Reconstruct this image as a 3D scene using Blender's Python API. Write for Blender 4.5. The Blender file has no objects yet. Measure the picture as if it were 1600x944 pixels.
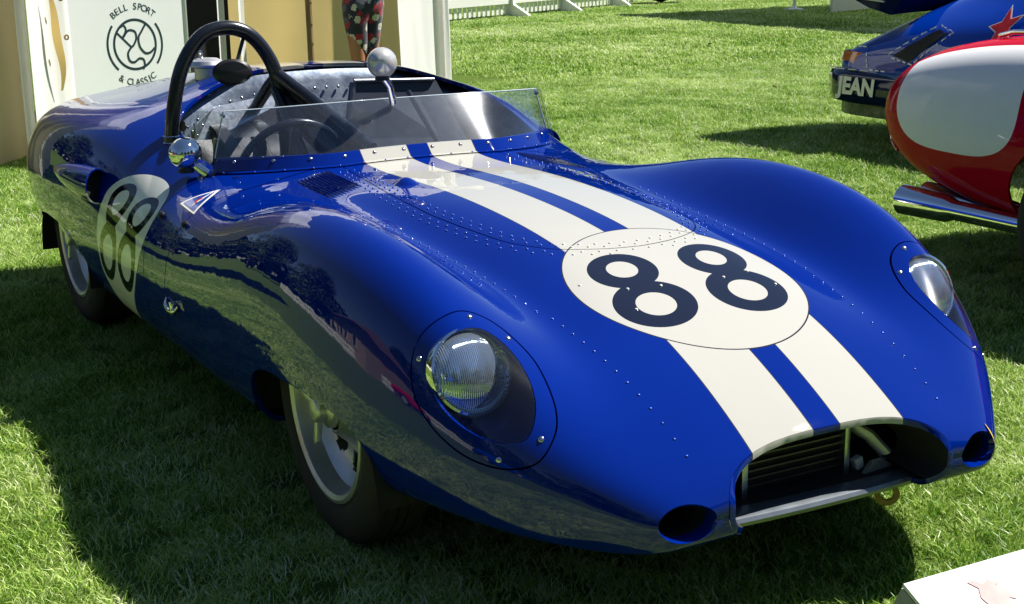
import bpy, bmesh, math, random
import numpy as np
from mathutils import Vector, Matrix
random.seed(7); RNG = np.random.default_rng(7)
S = bpy.context.scene
COL = S.collection

# ------------------------------------------------------------------ camera
cam_d = bpy.data.cameras.new('camera'); cam = bpy.data.objects.new('camera', cam_d); COL.objects.link(cam)
CYAW, CPIT, CROL, CF = 2.62679209, 0.25209302, -0.01361043, 2226.22
fw = Vector((math.cos(CPIT)*math.cos(CYAW), math.cos(CPIT)*math.sin(CYAW), -math.sin(CPIT)))
rt = Vector((math.sin(CYAW), -math.cos(CYAW), 0)); up = rt.cross(fw)
R_ = rt*math.cos(CROL)+up*math.sin(CROL); U_ = up*math.cos(CROL)-rt*math.sin(CROL)
cam.matrix_world = Matrix(((R_.x, U_.x, -fw.x, 2.90975), (R_.y, U_.y, -fw.y, -1.87647), (R_.z, U_.z, -fw.z, 1.36594), (0, 0, 0, 1)))
cam_d.sensor_width = 36; cam_d.lens = CF/1600*36; cam_d.clip_end = 3000; cam_d.clip_start = 0.05
S.camera = cam
# ------------------------------------------------------------------ sky and sun
SUN = Vector((0.07, 0.755, 1.0)).normalized()
w = bpy.data.worlds.new('World'); S.world = w; w.use_nodes = True
nt = w.node_tree; bg = nt.nodes['Background']; sky = nt.nodes.new('ShaderNodeTexSky')
sky.sky_type = 'NISHITA'; sky.sun_disc = False
sky.sun_elevation = math.asin(SUN.z); sky.sun_rotation = math.atan2(SUN.x, SUN.y)
sky.altitude = 1500; sky.air_density = 1.0; sky.dust_density = 0.0; sky.ozone_density = 3.0
nt.links.new(sky.outputs[0], bg.inputs[0]); bg.inputs[1].default_value = 0.05
sd = bpy.data.lights.new('sun', 'SUN'); sd.energy = 5.0; sd.angle = math.radians(0.53); sd.color = (1, 0.955, 0.88)
so = bpy.data.objects.new('sun', sd); COL.objects.link(so); so.rotation_euler = SUN.to_track_quat('Z', 'Y').to_euler(); so.location = (0, 0, 20)
S.view_settings.view_transform = 'Standard'; S.view_settings.look = 'None'
S.view_settings.exposure = 0.92; S.view_settings.gamma = 1.0; S.view_settings.use_curve_mapping = False
S.cycles.max_bounces = 10; S.cycles.transparent_max_bounces = 12; S.cycles.caustics_reflective = False; S.cycles.caustics_refractive = False

# ------------------------------------------------------------------ material helpers
class NB:
    """small node builder"""
    def __init__(s, name):
        s.m = bpy.data.materials.new(name); s.m.use_nodes = True; s.t = s.m.node_tree
        s.b = s.t.nodes['Principled BSDF']; s.out = s.t.nodes['Material Output']
    def n(s, kind, **kw):
        x = s.t.nodes.new(kind)
        for k, v in kw.items(): setattr(x, k, v)
        return x
    def l(s, a, b): s.t.links.new(a, b)
    def put(s, sock, v):
        if isinstance(v, bpy.types.NodeSocket): s.l(v, sock)
        else: sock.default_value = v
    def ma(s, op, a, b=0.0, c=0.0):
        x = s.n('ShaderNodeMath', operation=op); s.put(x.inputs[0], a); s.put(x.inputs[1], b)
        if op in ('MULTIPLY_ADD',): s.put(x.inputs[2], c)
        return x.outputs[0]
    def mix(s, f, a, b):
        x = s.n('ShaderNodeMix', data_type='RGBA'); s.put(x.inputs[0], f)
        s.put(x.inputs[6], a if isinstance(a, bpy.types.NodeSocket) else (*a, 1)); s.put(x.inputs[7], b if isinstance(b, bpy.types.NodeSocket) else (*b, 1))
        return x.outputs[2]
    def noise(s, vec, scale, detail=4, rough=.55):
        x = s.n('ShaderNodeTexNoise'); x.inputs['Scale'].default_value = scale; x.inputs['Detail'].default_value = detail
        x.inputs['Roughness'].default_value = rough
        if vec is not None: s.l(vec, x.inputs['Vector'])
        return x
    def ramp(s, f, stops):
        x = s.n('ShaderNodeValToRGB'); s.l(f, x.inputs[0]); e = x.color_ramp.elements
        while len(e) < len(stops): e.new(0.5)
        for i, (p, c) in enumerate(stops): e[i].position = p; e[i].color = (*c, 1)
        return x.outputs[0]
    def bump(s, h, strength=.2, dist=.01):
        x = s.n('ShaderNodeBump'); x.inputs['Strength'].default_value = strength; x.inputs['Distance'].default_value = dist
        s.l(h, x.inputs['Height']); s.l(x.outputs[0], s.b.inputs['Normal']); return x
    def obj(s): return s.n('ShaderNodeTexCoord').outputs['Object']
    def pos(s): return s.n('ShaderNodeNewGeometry').outputs['Position']
    def xyz(s, v):
        x = s.n('ShaderNodeSeparateXYZ'); s.l(v, x.inputs[0]); return x.outputs
    def set(s, **kw):
        for k, v in kw.items():
            k = {'base': 'Base Color', 'rough': 'Roughness', 'metal': 'Metallic', 'coat': 'Coat Weight', 'coatr': 'Coat Roughness', 'trans': 'Transmission Weight', 'ior': 'IOR', 'spec': 'Specular IOR Level', 'alpha': 'Alpha', 'sheen': 'Sheen Weight'}[k]
            if k == 'Base Color' and isinstance(v, tuple): v = (*v, 1)
            s.put(s.b.inputs[k], v)
        return s
def simple(name, col, rough=.5, metal=0., var=.12, scale=8, bump=.0, bscale=60, coat=0., rv=.1):
    s = NB(name); o = s.obj(); nz = s.noise(o, scale, 5)
    d = tuple(max(0, c*(1-var*1.6)) for c in col); b = tuple(min(1, c*(1+var)) for c in col)
    s.set(base=s.mix(nz.outputs[0], d, b), metal=metal, coat=coat)
    n2 = s.noise(o, scale*3.1, 6)
    s.set(rough=s.ma('MULTIPLY_ADD', n2.outputs[0], rv*2, rough-rv))
    s.t.nodes[-1]
    if bump:
        n3 = s.noise(o, bscale, 5); s.bump(n3.outputs[0], bump, .01)
    return s.m
# fix for 3-input math
def _ma3(s, a, b, c):
    x = s.n('ShaderNodeMath', operation='MULTIPLY_ADD'); s.put(x.inputs[0], a); s.put(x.inputs[1], b); s.put(x.inputs[2], c); return x.outputs[0]

# ------------------------------------------------------------------ mesh helpers
class MB:
    def __init__(s): s.v = []; s.f = []; s.mi = []
    def add(s, vs, fs, mi=0):
        o = len(s.v); s.v += [tuple(x) for x in vs]; s.f += [tuple(i+o for i in q) for q in fs]; s.mi += [mi]*len(fs); return s
    def box(s, c, d, rot=None, mi=0):
        c = Vector(c); vs = []
        for x in (-.5, .5):
            for y in (-.5, .5):
                for z in (-.5, .5):
                    p = Vector((x*d[0], y*d[1], z*d[2]))
                    if rot is not None: p = rot @ p
                    vs.append(c+p)
        return s.add(vs, [(0, 1, 3, 2), (4, 6, 7, 5), (0, 4, 5, 1), (2, 3, 7, 6), (0, 2, 6, 4), (1, 5, 7, 3)], mi)
    def tube(s, pts, r, n=12, cap=True, closed=False, mi=0, flat=None):
        pts = [Vector(p) for p in pts]; m = len(pts); rr = r if isinstance(r, (list, tuple)) else [r]*m
        vs = []; prev = None
        for i, p in enumerate(pts):
            if closed: t = (pts[(i+1) % m]-pts[i-1]).normalized()
            else: t = (pts[min(i+1, m-1)]-pts[max(i-1, 0)]).normalized()
            if prev is None:
                a = Vector((0, 0, 1)) if abs(t.z) < .9 else Vector((1, 0, 0)); u = t.cross(a).normalized()
            else: u = (prev-t*prev.dot(t)).normalized()
            prev = u; v = t.cross(u)
            for k in range(n):
                a = 2*math.pi*k/n; vs.append(p+(u*math.cos(a)+v*math.sin(a)*(flat or 1))*rr[i])
        fs = []
        for i in range(m if closed else m-1):
            for k in range(n):
                a, b = i*n+k, i*n+(k+1) % n; c, d = ((i+1) % m)*n+(k+1) % n, ((i+1) % m)*n+k
                fs.append((a, b, c, d))
        if cap and not closed: fs += [tuple(range(n))[::-1], tuple((m-1)*n+k for k in range(n))]
        return s.add(vs, fs, mi)
    def lathe(s, prof, n=32, M=None, mi=0, closed=False):
        """prof: (radius, height) pairs about local Z, M a matrix"""
        vs = []; m = len(prof)
        for r_, h in prof:
            for k in range(n):
                a = 2*math.pi*k/n; p = Vector((r_*math.cos(a), r_*math.sin(a), h))
                vs.append(M @ p if M is not None else p)
        fs = []
        for i in range(m if closed else m-1):
            for k in range(n):
                j = (i+1) % m; fs.append((i*n+k, i*n+(k+1) % n, j*n+(k+1) % n, j*n+k))
        if not closed:
            if prof[0][0] > 1e-4: fs.append(tuple(range(n))[::-1])
            if prof[-1][0] > 1e-4: fs.append(tuple((m-1)*n+k for k in range(n)))
        return s.add(vs, fs, mi)
    def grid(s, fn, nu, nv, mi=0, wrap=False):
        vs = [fn(i/(nu-1), j/(nv-1)) for i in range(nu) for j in range(nv)]
        fs = [(i*nv+j, i*nv+j+1, (i+1)*nv+j+1, (i+1)*nv+j) for i in range(nu-1) for j in range(nv-1)]
        return s.add(vs, fs, mi)
    def build(s, name, mat, parent=None, smooth=True, bevel=0., angle=None, weld=False, thick=0.):
        me = bpy.data.meshes.new(name); me.from_pydata(s.v, [], s.f)
        mats = mat if isinstance(mat, (list, tuple)) else [mat]
        for m_ in mats: me.materials.append(m_)
        if len(mats) > 1: me.polygons.foreach_set('material_index', s.mi)
        bm = bmesh.new(); bm.from_mesh(me)
        if weld: bmesh.ops.remove_doubles(bm, verts=bm.verts, dist=1e-5)
        bmesh.ops.recalc_face_normals(bm, faces=bm.faces)
        if thick: bmesh.ops.solidify(bm, geom=list(bm.faces), thickness=thick)
        if bevel: bmesh.ops.bevel(bm, geom=[e for e in bm.edges if len(e.link_faces) == 2 and e.calc_face_angle() > .6], offset=bevel, segments=2, affect='EDGES', profile=.6)
        bm.to_mesh(me); bm.free()
        if smooth:
            me.polygons.foreach_set('use_smooth', [True]*len(me.polygons)); me.set_sharp_from_angle(angle=angle if angle else math.radians(38))
        me.update()
        o = bpy.data.objects.new(name, me); COL.objects.link(o)
        if parent is not None: o.parent = parent
        return o
def tag(o, label=None, cat=None, group=None, kind=None):
    for k, v in (('label', label), ('category', cat), ('group', group), ('kind', kind)):
        if v: o[k] = v
    return o
def thing(name, label, cat, loc=(0, 0, 0), rz=0, group=None):
    o = bpy.data.objects.new(name, None); COL.objects.link(o); o.location = loc; o.rotation_euler = (0, 0, rz); o.empty_display_size = .2
    return tag(o, label, cat, group)
def dup(root, loc=None, rz=None, label=None):
    r = root.copy(); COL.objects.link(r)
    if loc is not None: r.location = loc
    if rz is not None: r.rotation_euler[2] = rz
    if label: r['label'] = label
    for ch in list(root.children):
        c = ch.copy(); COL.objects.link(c); c.parent = r
        for g in ch.children:
            d = g.copy(); COL.objects.link(d); d.parent = c
    return r
def bez(pts, n=40, closed=False):
    """catmull-rom through points"""
    P = [Vector(p) for p in pts]; m = len(P); out = []
    seg = m if closed else m-1
    for i in range(seg):
        g = lambda k: P[k % m] if closed else P[max(0, min(m-1, k))]
        p0, p1, p2, p3 = g(i-1), g(i), g(i+1), g(i+2)
        k = max(2, n//seg)
        for j in range(k):
            t = j/k; out.append(.5*((2*p1)+(p2-p0)*t+(2*p0-5*p1+4*p2-p3)*t*t+(3*p1-p0-3*p2+p3)*t**3))
    if not closed: out.append(P[-1])
    return out
def axis_matrix(pos, z, xh=(0, 0, 1)):
    z = Vector(z).normalized(); x = Vector(xh); x = (x-z*x.dot(z))
    if x.length < 1e-4: x = Vector((1, 0, 0)); x = (x-z*x.dot(z))
    x.normalize(); y = z.cross(x)
    return Matrix(((x.x, y.x, z.x, pos[0]), (x.y, y.y, z.y, pos[1]), (x.z, y.z, z.z, pos[2]), (0, 0, 0, 1)))
def text_mesh(txt, size, M, mat, parent, name='lettering', offset=0., depth=.0008, align='CENTER', shear=0.):
    c = bpy.data.curves.new('txt', 'FONT'); c.body = txt; c.size = size; c.align_x = align; c.align_y = 'CENTER'; c.extrude = depth; c.offset = offset; c.shear = shear
    o = bpy.data.objects.new('txt', c); COL.objects.link(o); dg = bpy.context.evaluated_depsgraph_get(); dg.update()
    me = bpy.data.meshes.new_from_object(o.evaluated_get(dg)); bpy.data.objects.remove(o); bpy.data.curves.remove(c)
    me.transform(M); me.materials.clear(); me.materials.append(mat)
    r = bpy.data.objects.new(name, me); COL.objects.link(r); r.parent = parent
    return r
# ------------------------------------------------------------------ materials
def plain(name, col, **kw): return simple(name, col, **kw)
def ell(s, px, py, cx, cy, a, b):
    """1 inside ellipse"""
    dx = s.ma('DIVIDE', s.ma('SUBTRACT', px, cx), a); dy = s.ma('DIVIDE', s.ma('SUBTRACT', py, cy), b)
    return s.ma('SQRT', s.ma('ADD', s.ma('MULTIPLY', dx, dx), s.ma('MULTIPLY', dy, dy)))
def car_paint():
    s = NB('blue_racing_paint'); o = s.obj(); X, Y, Z = s.xyz(o)
    aY = s.ma('ABSOLUTE', Y)
    tz = s.ma('MAXIMUM', s.ma('SUBTRACT', X, .2), 0.0)
    outer = s.ma('ADD', s.ma('MULTIPLY', tz, .014), .1885)
    inner = s.ma('LESS_THAN', aY, outer); mid = s.ma('GREATER_THAN', aY, .0345)
    high = s.ma('GREATER_THAN', Z, .34)
    stripe = s.ma('MULTIPLY', s.ma('MULTIPLY', inner, mid), high)
    # dark key line at the stripe edges
    e1 = s.ma('LESS_THAN', s.ma('ABSOLUTE', s.ma('SUBTRACT', aY, outer)), .0013)
    e2 = s.ma('LESS_THAN', s.ma('ABSOLUTE', s.ma('SUBTRACT', aY, .0345)), .0012)
    edge = s.ma('MULTIPLY', s.ma('MAXIMUM', e1, e2), high)
    r = s.ma('SQRT', s.ma('ADD', s.ma('MULTIPLY', s.ma('SUBTRACT', X, .384), s.ma('SUBTRACT', X, .384)), s.ma('MULTIPLY', Y, Y)))
    top = s.ma('GREATER_THAN', Z, .45)
    disc = s.ma('MULTIPLY', s.ma('LESS_THAN', r, .277), top)
    ring = s.ma('MULTIPLY', s.ma('LESS_THAN', s.ma('ABSOLUTE', s.ma('SUBTRACT', r, .277)), .0017), top)
    def eight(px, py, cx, cy, sx, sy, slant, hs=1.0):
        """px along the height of the figure (top negative), py across"""
        q = s.ma('ADD', py, s.ma('MULTIPLY', s.ma('SUBTRACT', px, cx), slant))
        o1 = s.ma('LESS_THAN', ell(s, px, q, cx-.078*sx, cy, .081*sx, .086*sy), 1.0)
        o2 = s.ma('LESS_THAN', ell(s, px, q, cx+.070*sx, cy, .089*sx, .100*sy), 1.0)
        h1 = s.ma('LESS_THAN', ell(s, px, q, cx-.082*sx, cy, .038*sx*hs, .038*sy*hs), 1.0)
        h2 = s.ma('LESS_THAN', ell(s, px, q, cx+.074*sx, cy, .044*sx*hs, .048*sy*hs), 1.0)
        solid = s.ma('MAXIMUM', o1, o2); hole = s.ma('MAXIMUM', h1, h2)
        return s.ma('MULTIPLY', solid, s.ma('SUBTRACT', 1.0, hole))
    d = s.ma('MAXIMUM', eight(X, Y, .392, -.128, 1, 1, .10), eight(X, Y, .398, .118, 1, 1, .10))
    d = s.ma('MULTIPLY', d, top)
    # door roundel on the car's right side (y < 0)
    side = s.ma('MULTIPLY', s.ma('LESS_THAN', Y, -.655), s.ma('LESS_THAN', s.ma('ABSOLUTE', s.ma('ADD', X, 1.43)), .4))
    VV = s.ma('ADD', Z, s.ma('MULTIPLY', s.ma('MAXIMUM', s.ma('ADD', Y, .80), 0.0), 1.0))
    disc2 = s.ma('MULTIPLY', s.ma('LESS_THAN', ell(s, s.ma('SUBTRACT', X, s.ma('MULTIPLY', s.ma('SUBTRACT', VV, .505), .45)), VV, -1.41, .500, .212, .272), 1.0), side)
    zm = s.ma('MULTIPLY', VV, -1.0)
    dd = s.ma('MAXIMUM', eight(zm, X, -.500, -1.500, 1.18, .86, .52, 1.22), eight(zm, X, -.500, -1.318, 1.18, .86, .46, 1.22))
    dd = s.ma('MULTIPLY', dd, side)
    nz = s.noise(o, 3.0, 3)
    blue = s.mix(nz.outputs[0], (.0000, .0125, .175), (.0000, .0145, .20))
    cream = s.mix(nz.outputs[0], (.435, .43, .39), (.45, .445, .405))
    c = s.mix(stripe, blue, cream); c = s.mix(edge, c, (.03, .03, .05))
    c = s.mix(disc, c, cream); c = s.mix(ring, c, (.02, .02, .03)); c = s.mix(d, c, (.010, .013, .028))
    c = s.mix(disc2, c, (.85, .84, .76)); c = s.mix(dd, c, (.012, .012, .014))
    s.set(base=c, spec=.0, coat=1., coatr=.012, rough=.5); s.b.inputs['Coat IOR'].default_value = 1.56
    b = s.n('ShaderNodeBump'); b.inputs['Strength'].default_value = .20; b.inputs['Distance'].default_value = .012
    nb = s.noise(o, 5.0, 3, .45); s.l(nb.outputs[0], b.inputs['Height']); s.l(b.outputs[0], s.b.inputs['Normal']); s.l(b.outputs[0], s.b.inputs['Coat Normal'])
    return s.m
M_paint = car_paint()
M_black = plain('satin_black', (.012, .012, .014), rough=.35, bump=.02)
M_bay = plain('dark_engine_bay', (.010, .010, .011), rough=.8)
M_hoop = plain('black_powder_coat', (.010, .012, .018), rough=.26, coat=.4, var=.2)
def alu_m():
    s = NB('worn_aluminium'); o = s.obj(); nz = s.noise(o, 9, 6, .65); n2 = s.noise(o, 60, 5)
    s.set(base=s.ramp(nz.outputs[0], [(.3, (.05, .065, .10)), (.52, (.11, .135, .18)), (.72, (.24, .27, .32))]), metal=.85)
    s.set(rough=_ma3(s, n2.outputs[0], .3, .28)); s.bump(nz.outputs[0], .25, .01); return s.m
M_alu = alu_m()
M_alup = plain('brushed_aluminium', (.62, .65, .68), rough=.3, metal=1., var=.1, scale=30)
M_chrome = plain('chrome', (.85, .86, .88), rough=.05, metal=1., var=.03, rv=.02)
M_silver = plain('silver_alloy', (.66, .66, .67), rough=.38, metal=.75, var=.15, scale=22, bump=.05)
def tyre_m():
    s = NB('tyre_rubber'); o = s.obj(); nz = s.noise(o, 30, 6); s.set(base=s.mix(nz.outputs[0], (.010, .010, .010), (.035, .033, .030)), rough=.82); s.bump(nz.outputs[0], .15, .004); return s.m
M_tyre = tyre_m()
M_leather = plain('dark_seat_cloth', (.022, .024, .030), rough=.5, bump=.12, bscale=90)
M_rivet = plain('steel_rivet', (.55, .57, .62), rough=.2, metal=1., var=.1)
M_rivetblue = simple('painted_rivet', (.025, .07, .40), rough=.28, coat=1., var=.1, metal=.6, rv=.02)
M_rivetwhite = simple('cream_rivet', (.66, .65, .58), rough=.25, coat=.6, var=.05)
def glass(name, tint, rough=.0, dirt=.0, alpha=.9):
    s = NB(name); o = s.obj()
    fr = s.n('ShaderNodeLayerWeight'); fz = s.ma('MULTIPLY_ADD', s.ma('POWER', fr.outputs['Facing'], 4.0), .80, .035)
    tr = s.n('ShaderNodeBsdfTransparent'); tr.inputs[0].default_value = (*tint, 1)
    gl = s.n('ShaderNodeBsdfGlossy'); gl.inputs['Roughness'].default_value = rough+.012; gl.inputs[0].default_value = (.95, .97, 1, 1)
    gl2 = s.n('ShaderNodeBsdfGlossy'); gl2.inputs['Roughness'].default_value = .14; gl2.inputs[0].default_value = (.9, .93, 1, 1)
    mx = s.n('ShaderNodeMixShader'); s.l(fz, mx.inputs[0]); s.l(tr.outputs[0], mx.inputs[1]); s.l(gl.outputs[0], mx.inputs[2])
    out = mx.outputs[0]
    g3 = s.n('ShaderNodeBsdfGlossy'); g3.inputs['Roughness'].default_value = .13; m3 = s.n('ShaderNodeMixShader'); m3.inputs[0].default_value = .008; s.l(out, m3.inputs[1]); s.l(g3.outputs[0], m3.inputs[2]); out = m3.outputs[0]
    if dirt:
        nz = s.noise(o, 26, 7, .7); v = s.n('ShaderNodeTexVoronoi'); v.inputs['Scale'].default_value = 240; s.l(o, v.inputs['Vector'])
        spk = s.ma('LESS_THAN', v.outputs['Distance'], .13)
        sel = s.ma('GREATER_THAN', s.noise(o, 55, 2).outputs[0], .53)
        f = s.ma('MULTIPLY', s.ma('ADD', s.ma('MULTIPLY_ADD', nz.outputs[0], .16, .05), s.ma('MULTIPLY', s.ma('MULTIPLY', spk, sel), .55)), dirt)
        df = s.n('ShaderNodeBsdfDiffuse'); df.inputs[0].default_value = (.75, .78, .82, 1)
        ad = s.n('ShaderNodeMixShader'); ad.inputs[0].default_value = .5; s.l(df.outputs[0], ad.inputs[1]); s.l(gl2.outputs[0], ad.inputs[2])
        m2 = s.n('ShaderNodeMixShader'); s.l(f, m2.inputs[0]); s.l(out, m2.inputs[1]); s.l(ad.outputs[0], m2.inputs[2]); out = m2.outputs[0]
    s.l(out, s.out.inputs[0]); return s.m
M_screen = glass('scratched_perspex', (.91, .94, .97), .0, .17)
M_side = glass('side_perspex', (.92, .94, .95), .0, .04)
M_cover = glass('headlight_perspex', (.92, .95, .97), .0, .06)
M_amber = plain('amber_plastic', (.55, .13, .01), rough=.15, coat=1., var=.2)
M_white = plain('white_paint', (.80, .80, .77), rough=.35, var=.03, coat=.3)
M_red_badge = plain('red_enamel', (.55, .01, .02), rough=.3)
M_badgeblue = plain('blue_enamel', (.004, .05, .35), rough=.3, coat=1.)
M_yellow = plain('yellow_tape', (.80, .55, .03), rough=.5)
M_oldgold = plain('tow_loop_paint', (.22, .14, .03), rough=.6)

# ------------------------------------------------------------------ smooth lofting
def clamped(n, k=3): return np.concatenate([np.zeros(k), np.linspace(0, n-1, n-k+1), np.full(k, n-1)])
def basis(n, t, k=3):
    T = clamped(n, k); t = np.clip(np.asarray(t, float), 0, n-1-1e-9)
    N = [((t >= T[i]) & (t < T[i+1])).astype(float) for i in range(len(T)-1)]
    for d in range(1, k+1):
        Mx = []
        for i in range(len(T)-1-d):
            a = T[i+d]-T[i]; b = T[i+d+1]-T[i+1]; v = 0*t
            if a > 0: v = v+(t-T[i])/a*N[i]
            if b > 0: v = v+(T[i+d+1]-t)/b*N[i+1]
            Mx.append(v)
        N = Mx
    return np.stack(N, -1)
def fitm(n, lam):
    B = basis(n, np.arange(n)); D = np.diff(np.eye(n), 3, axis=0)
    return np.linalg.solve(B.T@B+lam*D.T@D, B.T)
def loft(sec, nu, nv, lam=.02, lamv=.01):
    half = np.array([[(x, y, z) for (y, z) in s] for x, s in sec])
    full = np.concatenate([half[:, :0:-1]*[1, -1, 1], half], 1); n, m = full.shape[:2]
    ctl = np.einsum('ij,jkc->ikc', fitm(n, lam), full); ctl = np.einsum('ij,kjc->kic', fitm(m, lamv), ctl)
    P = np.einsum('ai,ijc,bj->abc', basis(n, np.linspace(0, n-1, nu)), ctl, basis(m, np.linspace(0, m-1, nv)))
    N = np.cross(np.gradient(P, axis=0), np.gradient(P, axis=1)); N /= np.linalg.norm(N, axis=-1, keepdims=True)+1e-12
    if N[nu//2, nv//2, 2] < 0: N = -N
    return P, N
class Soup:
    def __init__(s, P, N):
        n, m = P.shape[:2]; s.V = [P.reshape(-1, 3)]; s.NN = [N.reshape(-1, 3)]; s.nv = n*m
        i, j = np.meshgrid(np.arange(n-1), np.arange(m-1), indexing='ij')
        q = np.stack([i*m+j, i*m+j+1, (i+1)*m+j+1, (i+1)*m+j], -1).reshape(-1, 4); s.all = [tuple(a) for a in q.tolist()]
        a, b = P[n//2+1, m//2]-P[n//2, m//2], P[n//2, m//2+1]-P[n//2, m//2]
        if np.cross(b, a)@N[n//2, m//2] < 0: s.all = [t[::-1] for t in s.all]
    def flat(s):
        s.V = [np.concatenate(s.V)]; s.NN = [np.concatenate(s.NN)]; return s.V[0], s.NN[0]
    def split(s, polys, fn):
        V, N = s.flat(); f = np.asarray(fn(V), float); f[np.abs(f) < 1e-6] = 1e-6
        fl = f.tolist(); pos = []; neg = []; cache = {}; nv = []; nn = []; base = len(V)
        for p in polys:
            sg = [fl[i] > 0 for i in p]
            if all(sg): pos.append(p); continue
            if not any(sg): neg.append(p); continue
            A = []; B = []; k = len(p)
            for a in range(k):
                i, j = p[a], p[(a+1) % k]
                (A if fl[i] > 0 else B).append(i)
                if (fl[i] > 0) != (fl[j] > 0):
                    key = (i, j) if i < j else (j, i)
                    if key not in cache:
                        t = fl[key[0]]/(fl[key[0]]-fl[key[1]]); cache[key] = base+len(nv)
                        nv.append(V[key[0]]*(1-t)+V[key[1]]*t); w_ = N[key[0]]*(1-t)+N[key[1]]*t; nn.append(w_/(np.linalg.norm(w_)+1e-9))
                    A.append(cache[key]); B.append(cache[key])
            if len(A) > 2: pos.append(tuple(A))
            if len(B) > 2: neg.append(tuple(B))
        if nv: s.V.append(np.array(nv)); s.NN.append(np.array(nn)); s.flat()
        return pos, neg
    def gap(s, polys, fn, w_=.0012):
        a, r_ = s.split(polys, lambda V: fn(V)-w_); _, b = s.split(r_, lambda V: fn(V)+w_); return a, b
    def build(s, polys, name, mat, parent, flange=.012, roll=None):
        """polys to an object with smooth surface normals; open edges turned inward by a flange"""
        V, N = s.flat(); used = sorted({i for p in polys for i in p}); mp = {u: k for k, u in enumerate(used)}
        vs = V[used]; ns = N[used]; fs = [tuple(mp[i] for i in p) for p in polys]
        nrm = []
        for p in fs:
            for i in p: nrm.append(ns[i])
        if flange:
            cnt = {}
            for p in fs:
                k = len(p)
                for a in range(k):
                    i, j = p[a], p[(a+1) % k]; key = (min(i, j), max(i, j)); cnt[key] = None if key in cnt else (i, j)
            E_ = [e for e in cnt.values() if e]
            bv = sorted({i for e in E_ for i in e}); off = {i: len(vs)+k for k, i in enumerate(bv)}
            low = np.array([vs[i]-ns[i]*flange for i in bv]) if bv else np.zeros((0, 3)); vs = np.concatenate([vs, low])
            for (i, j) in E_:
                q = (j, i, off[i], off[j]); fs.append(q)
                n_ = np.cross(vs[i]-vs[j], vs[off[i]]-vs[i]); n_ /= np.linalg.norm(n_)+1e-12
                nrm += [n_]*4
        me = bpy.data.meshes.new(name); me.from_pydata(vs.tolist(), [], fs); me.materials.append(mat)
        me.polygons.foreach_set('use_smooth', [True]*len(me.polygons))
        me.normals_split_custom_set([tuple(x) for x in nrm]); me.update()
        o = bpy.data.objects.new(name, me); COL.objects.link(o); o.parent = parent
        return o
def poly_sdf(px, py, poly):
    """signed distance (positive outside) of points to closed polygon"""
    poly = np.asarray(poly, float); a = poly; b = np.roll(poly, -1, 0); d = np.full(px.shape, 1e9); ins = np.zeros(px.shape, bool)
    for (ax, ay), (bx, by) in zip(a, b):
        ex, ey = bx-ax, by-ay; t = np.clip(((px-ax)*ex+(py-ay)*ey)/(ex*ex+ey*ey+1e-12), 0, 1)
        d = np.minimum(d, np.hypot(px-ax-t*ex, py-ay-t*ey))
        c = ((ay > py) != (by > py)) & (px < (bx-ax)*(py-ay)/((by-ay)+1e-12)+ax); ins ^= c
    return np.where(ins, -d, d)
def local(V, mask, f):
    r_ = np.full(len(V), 9.0)
    if mask.any(): r_[mask] = f(V[mask])
    return r_
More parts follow.
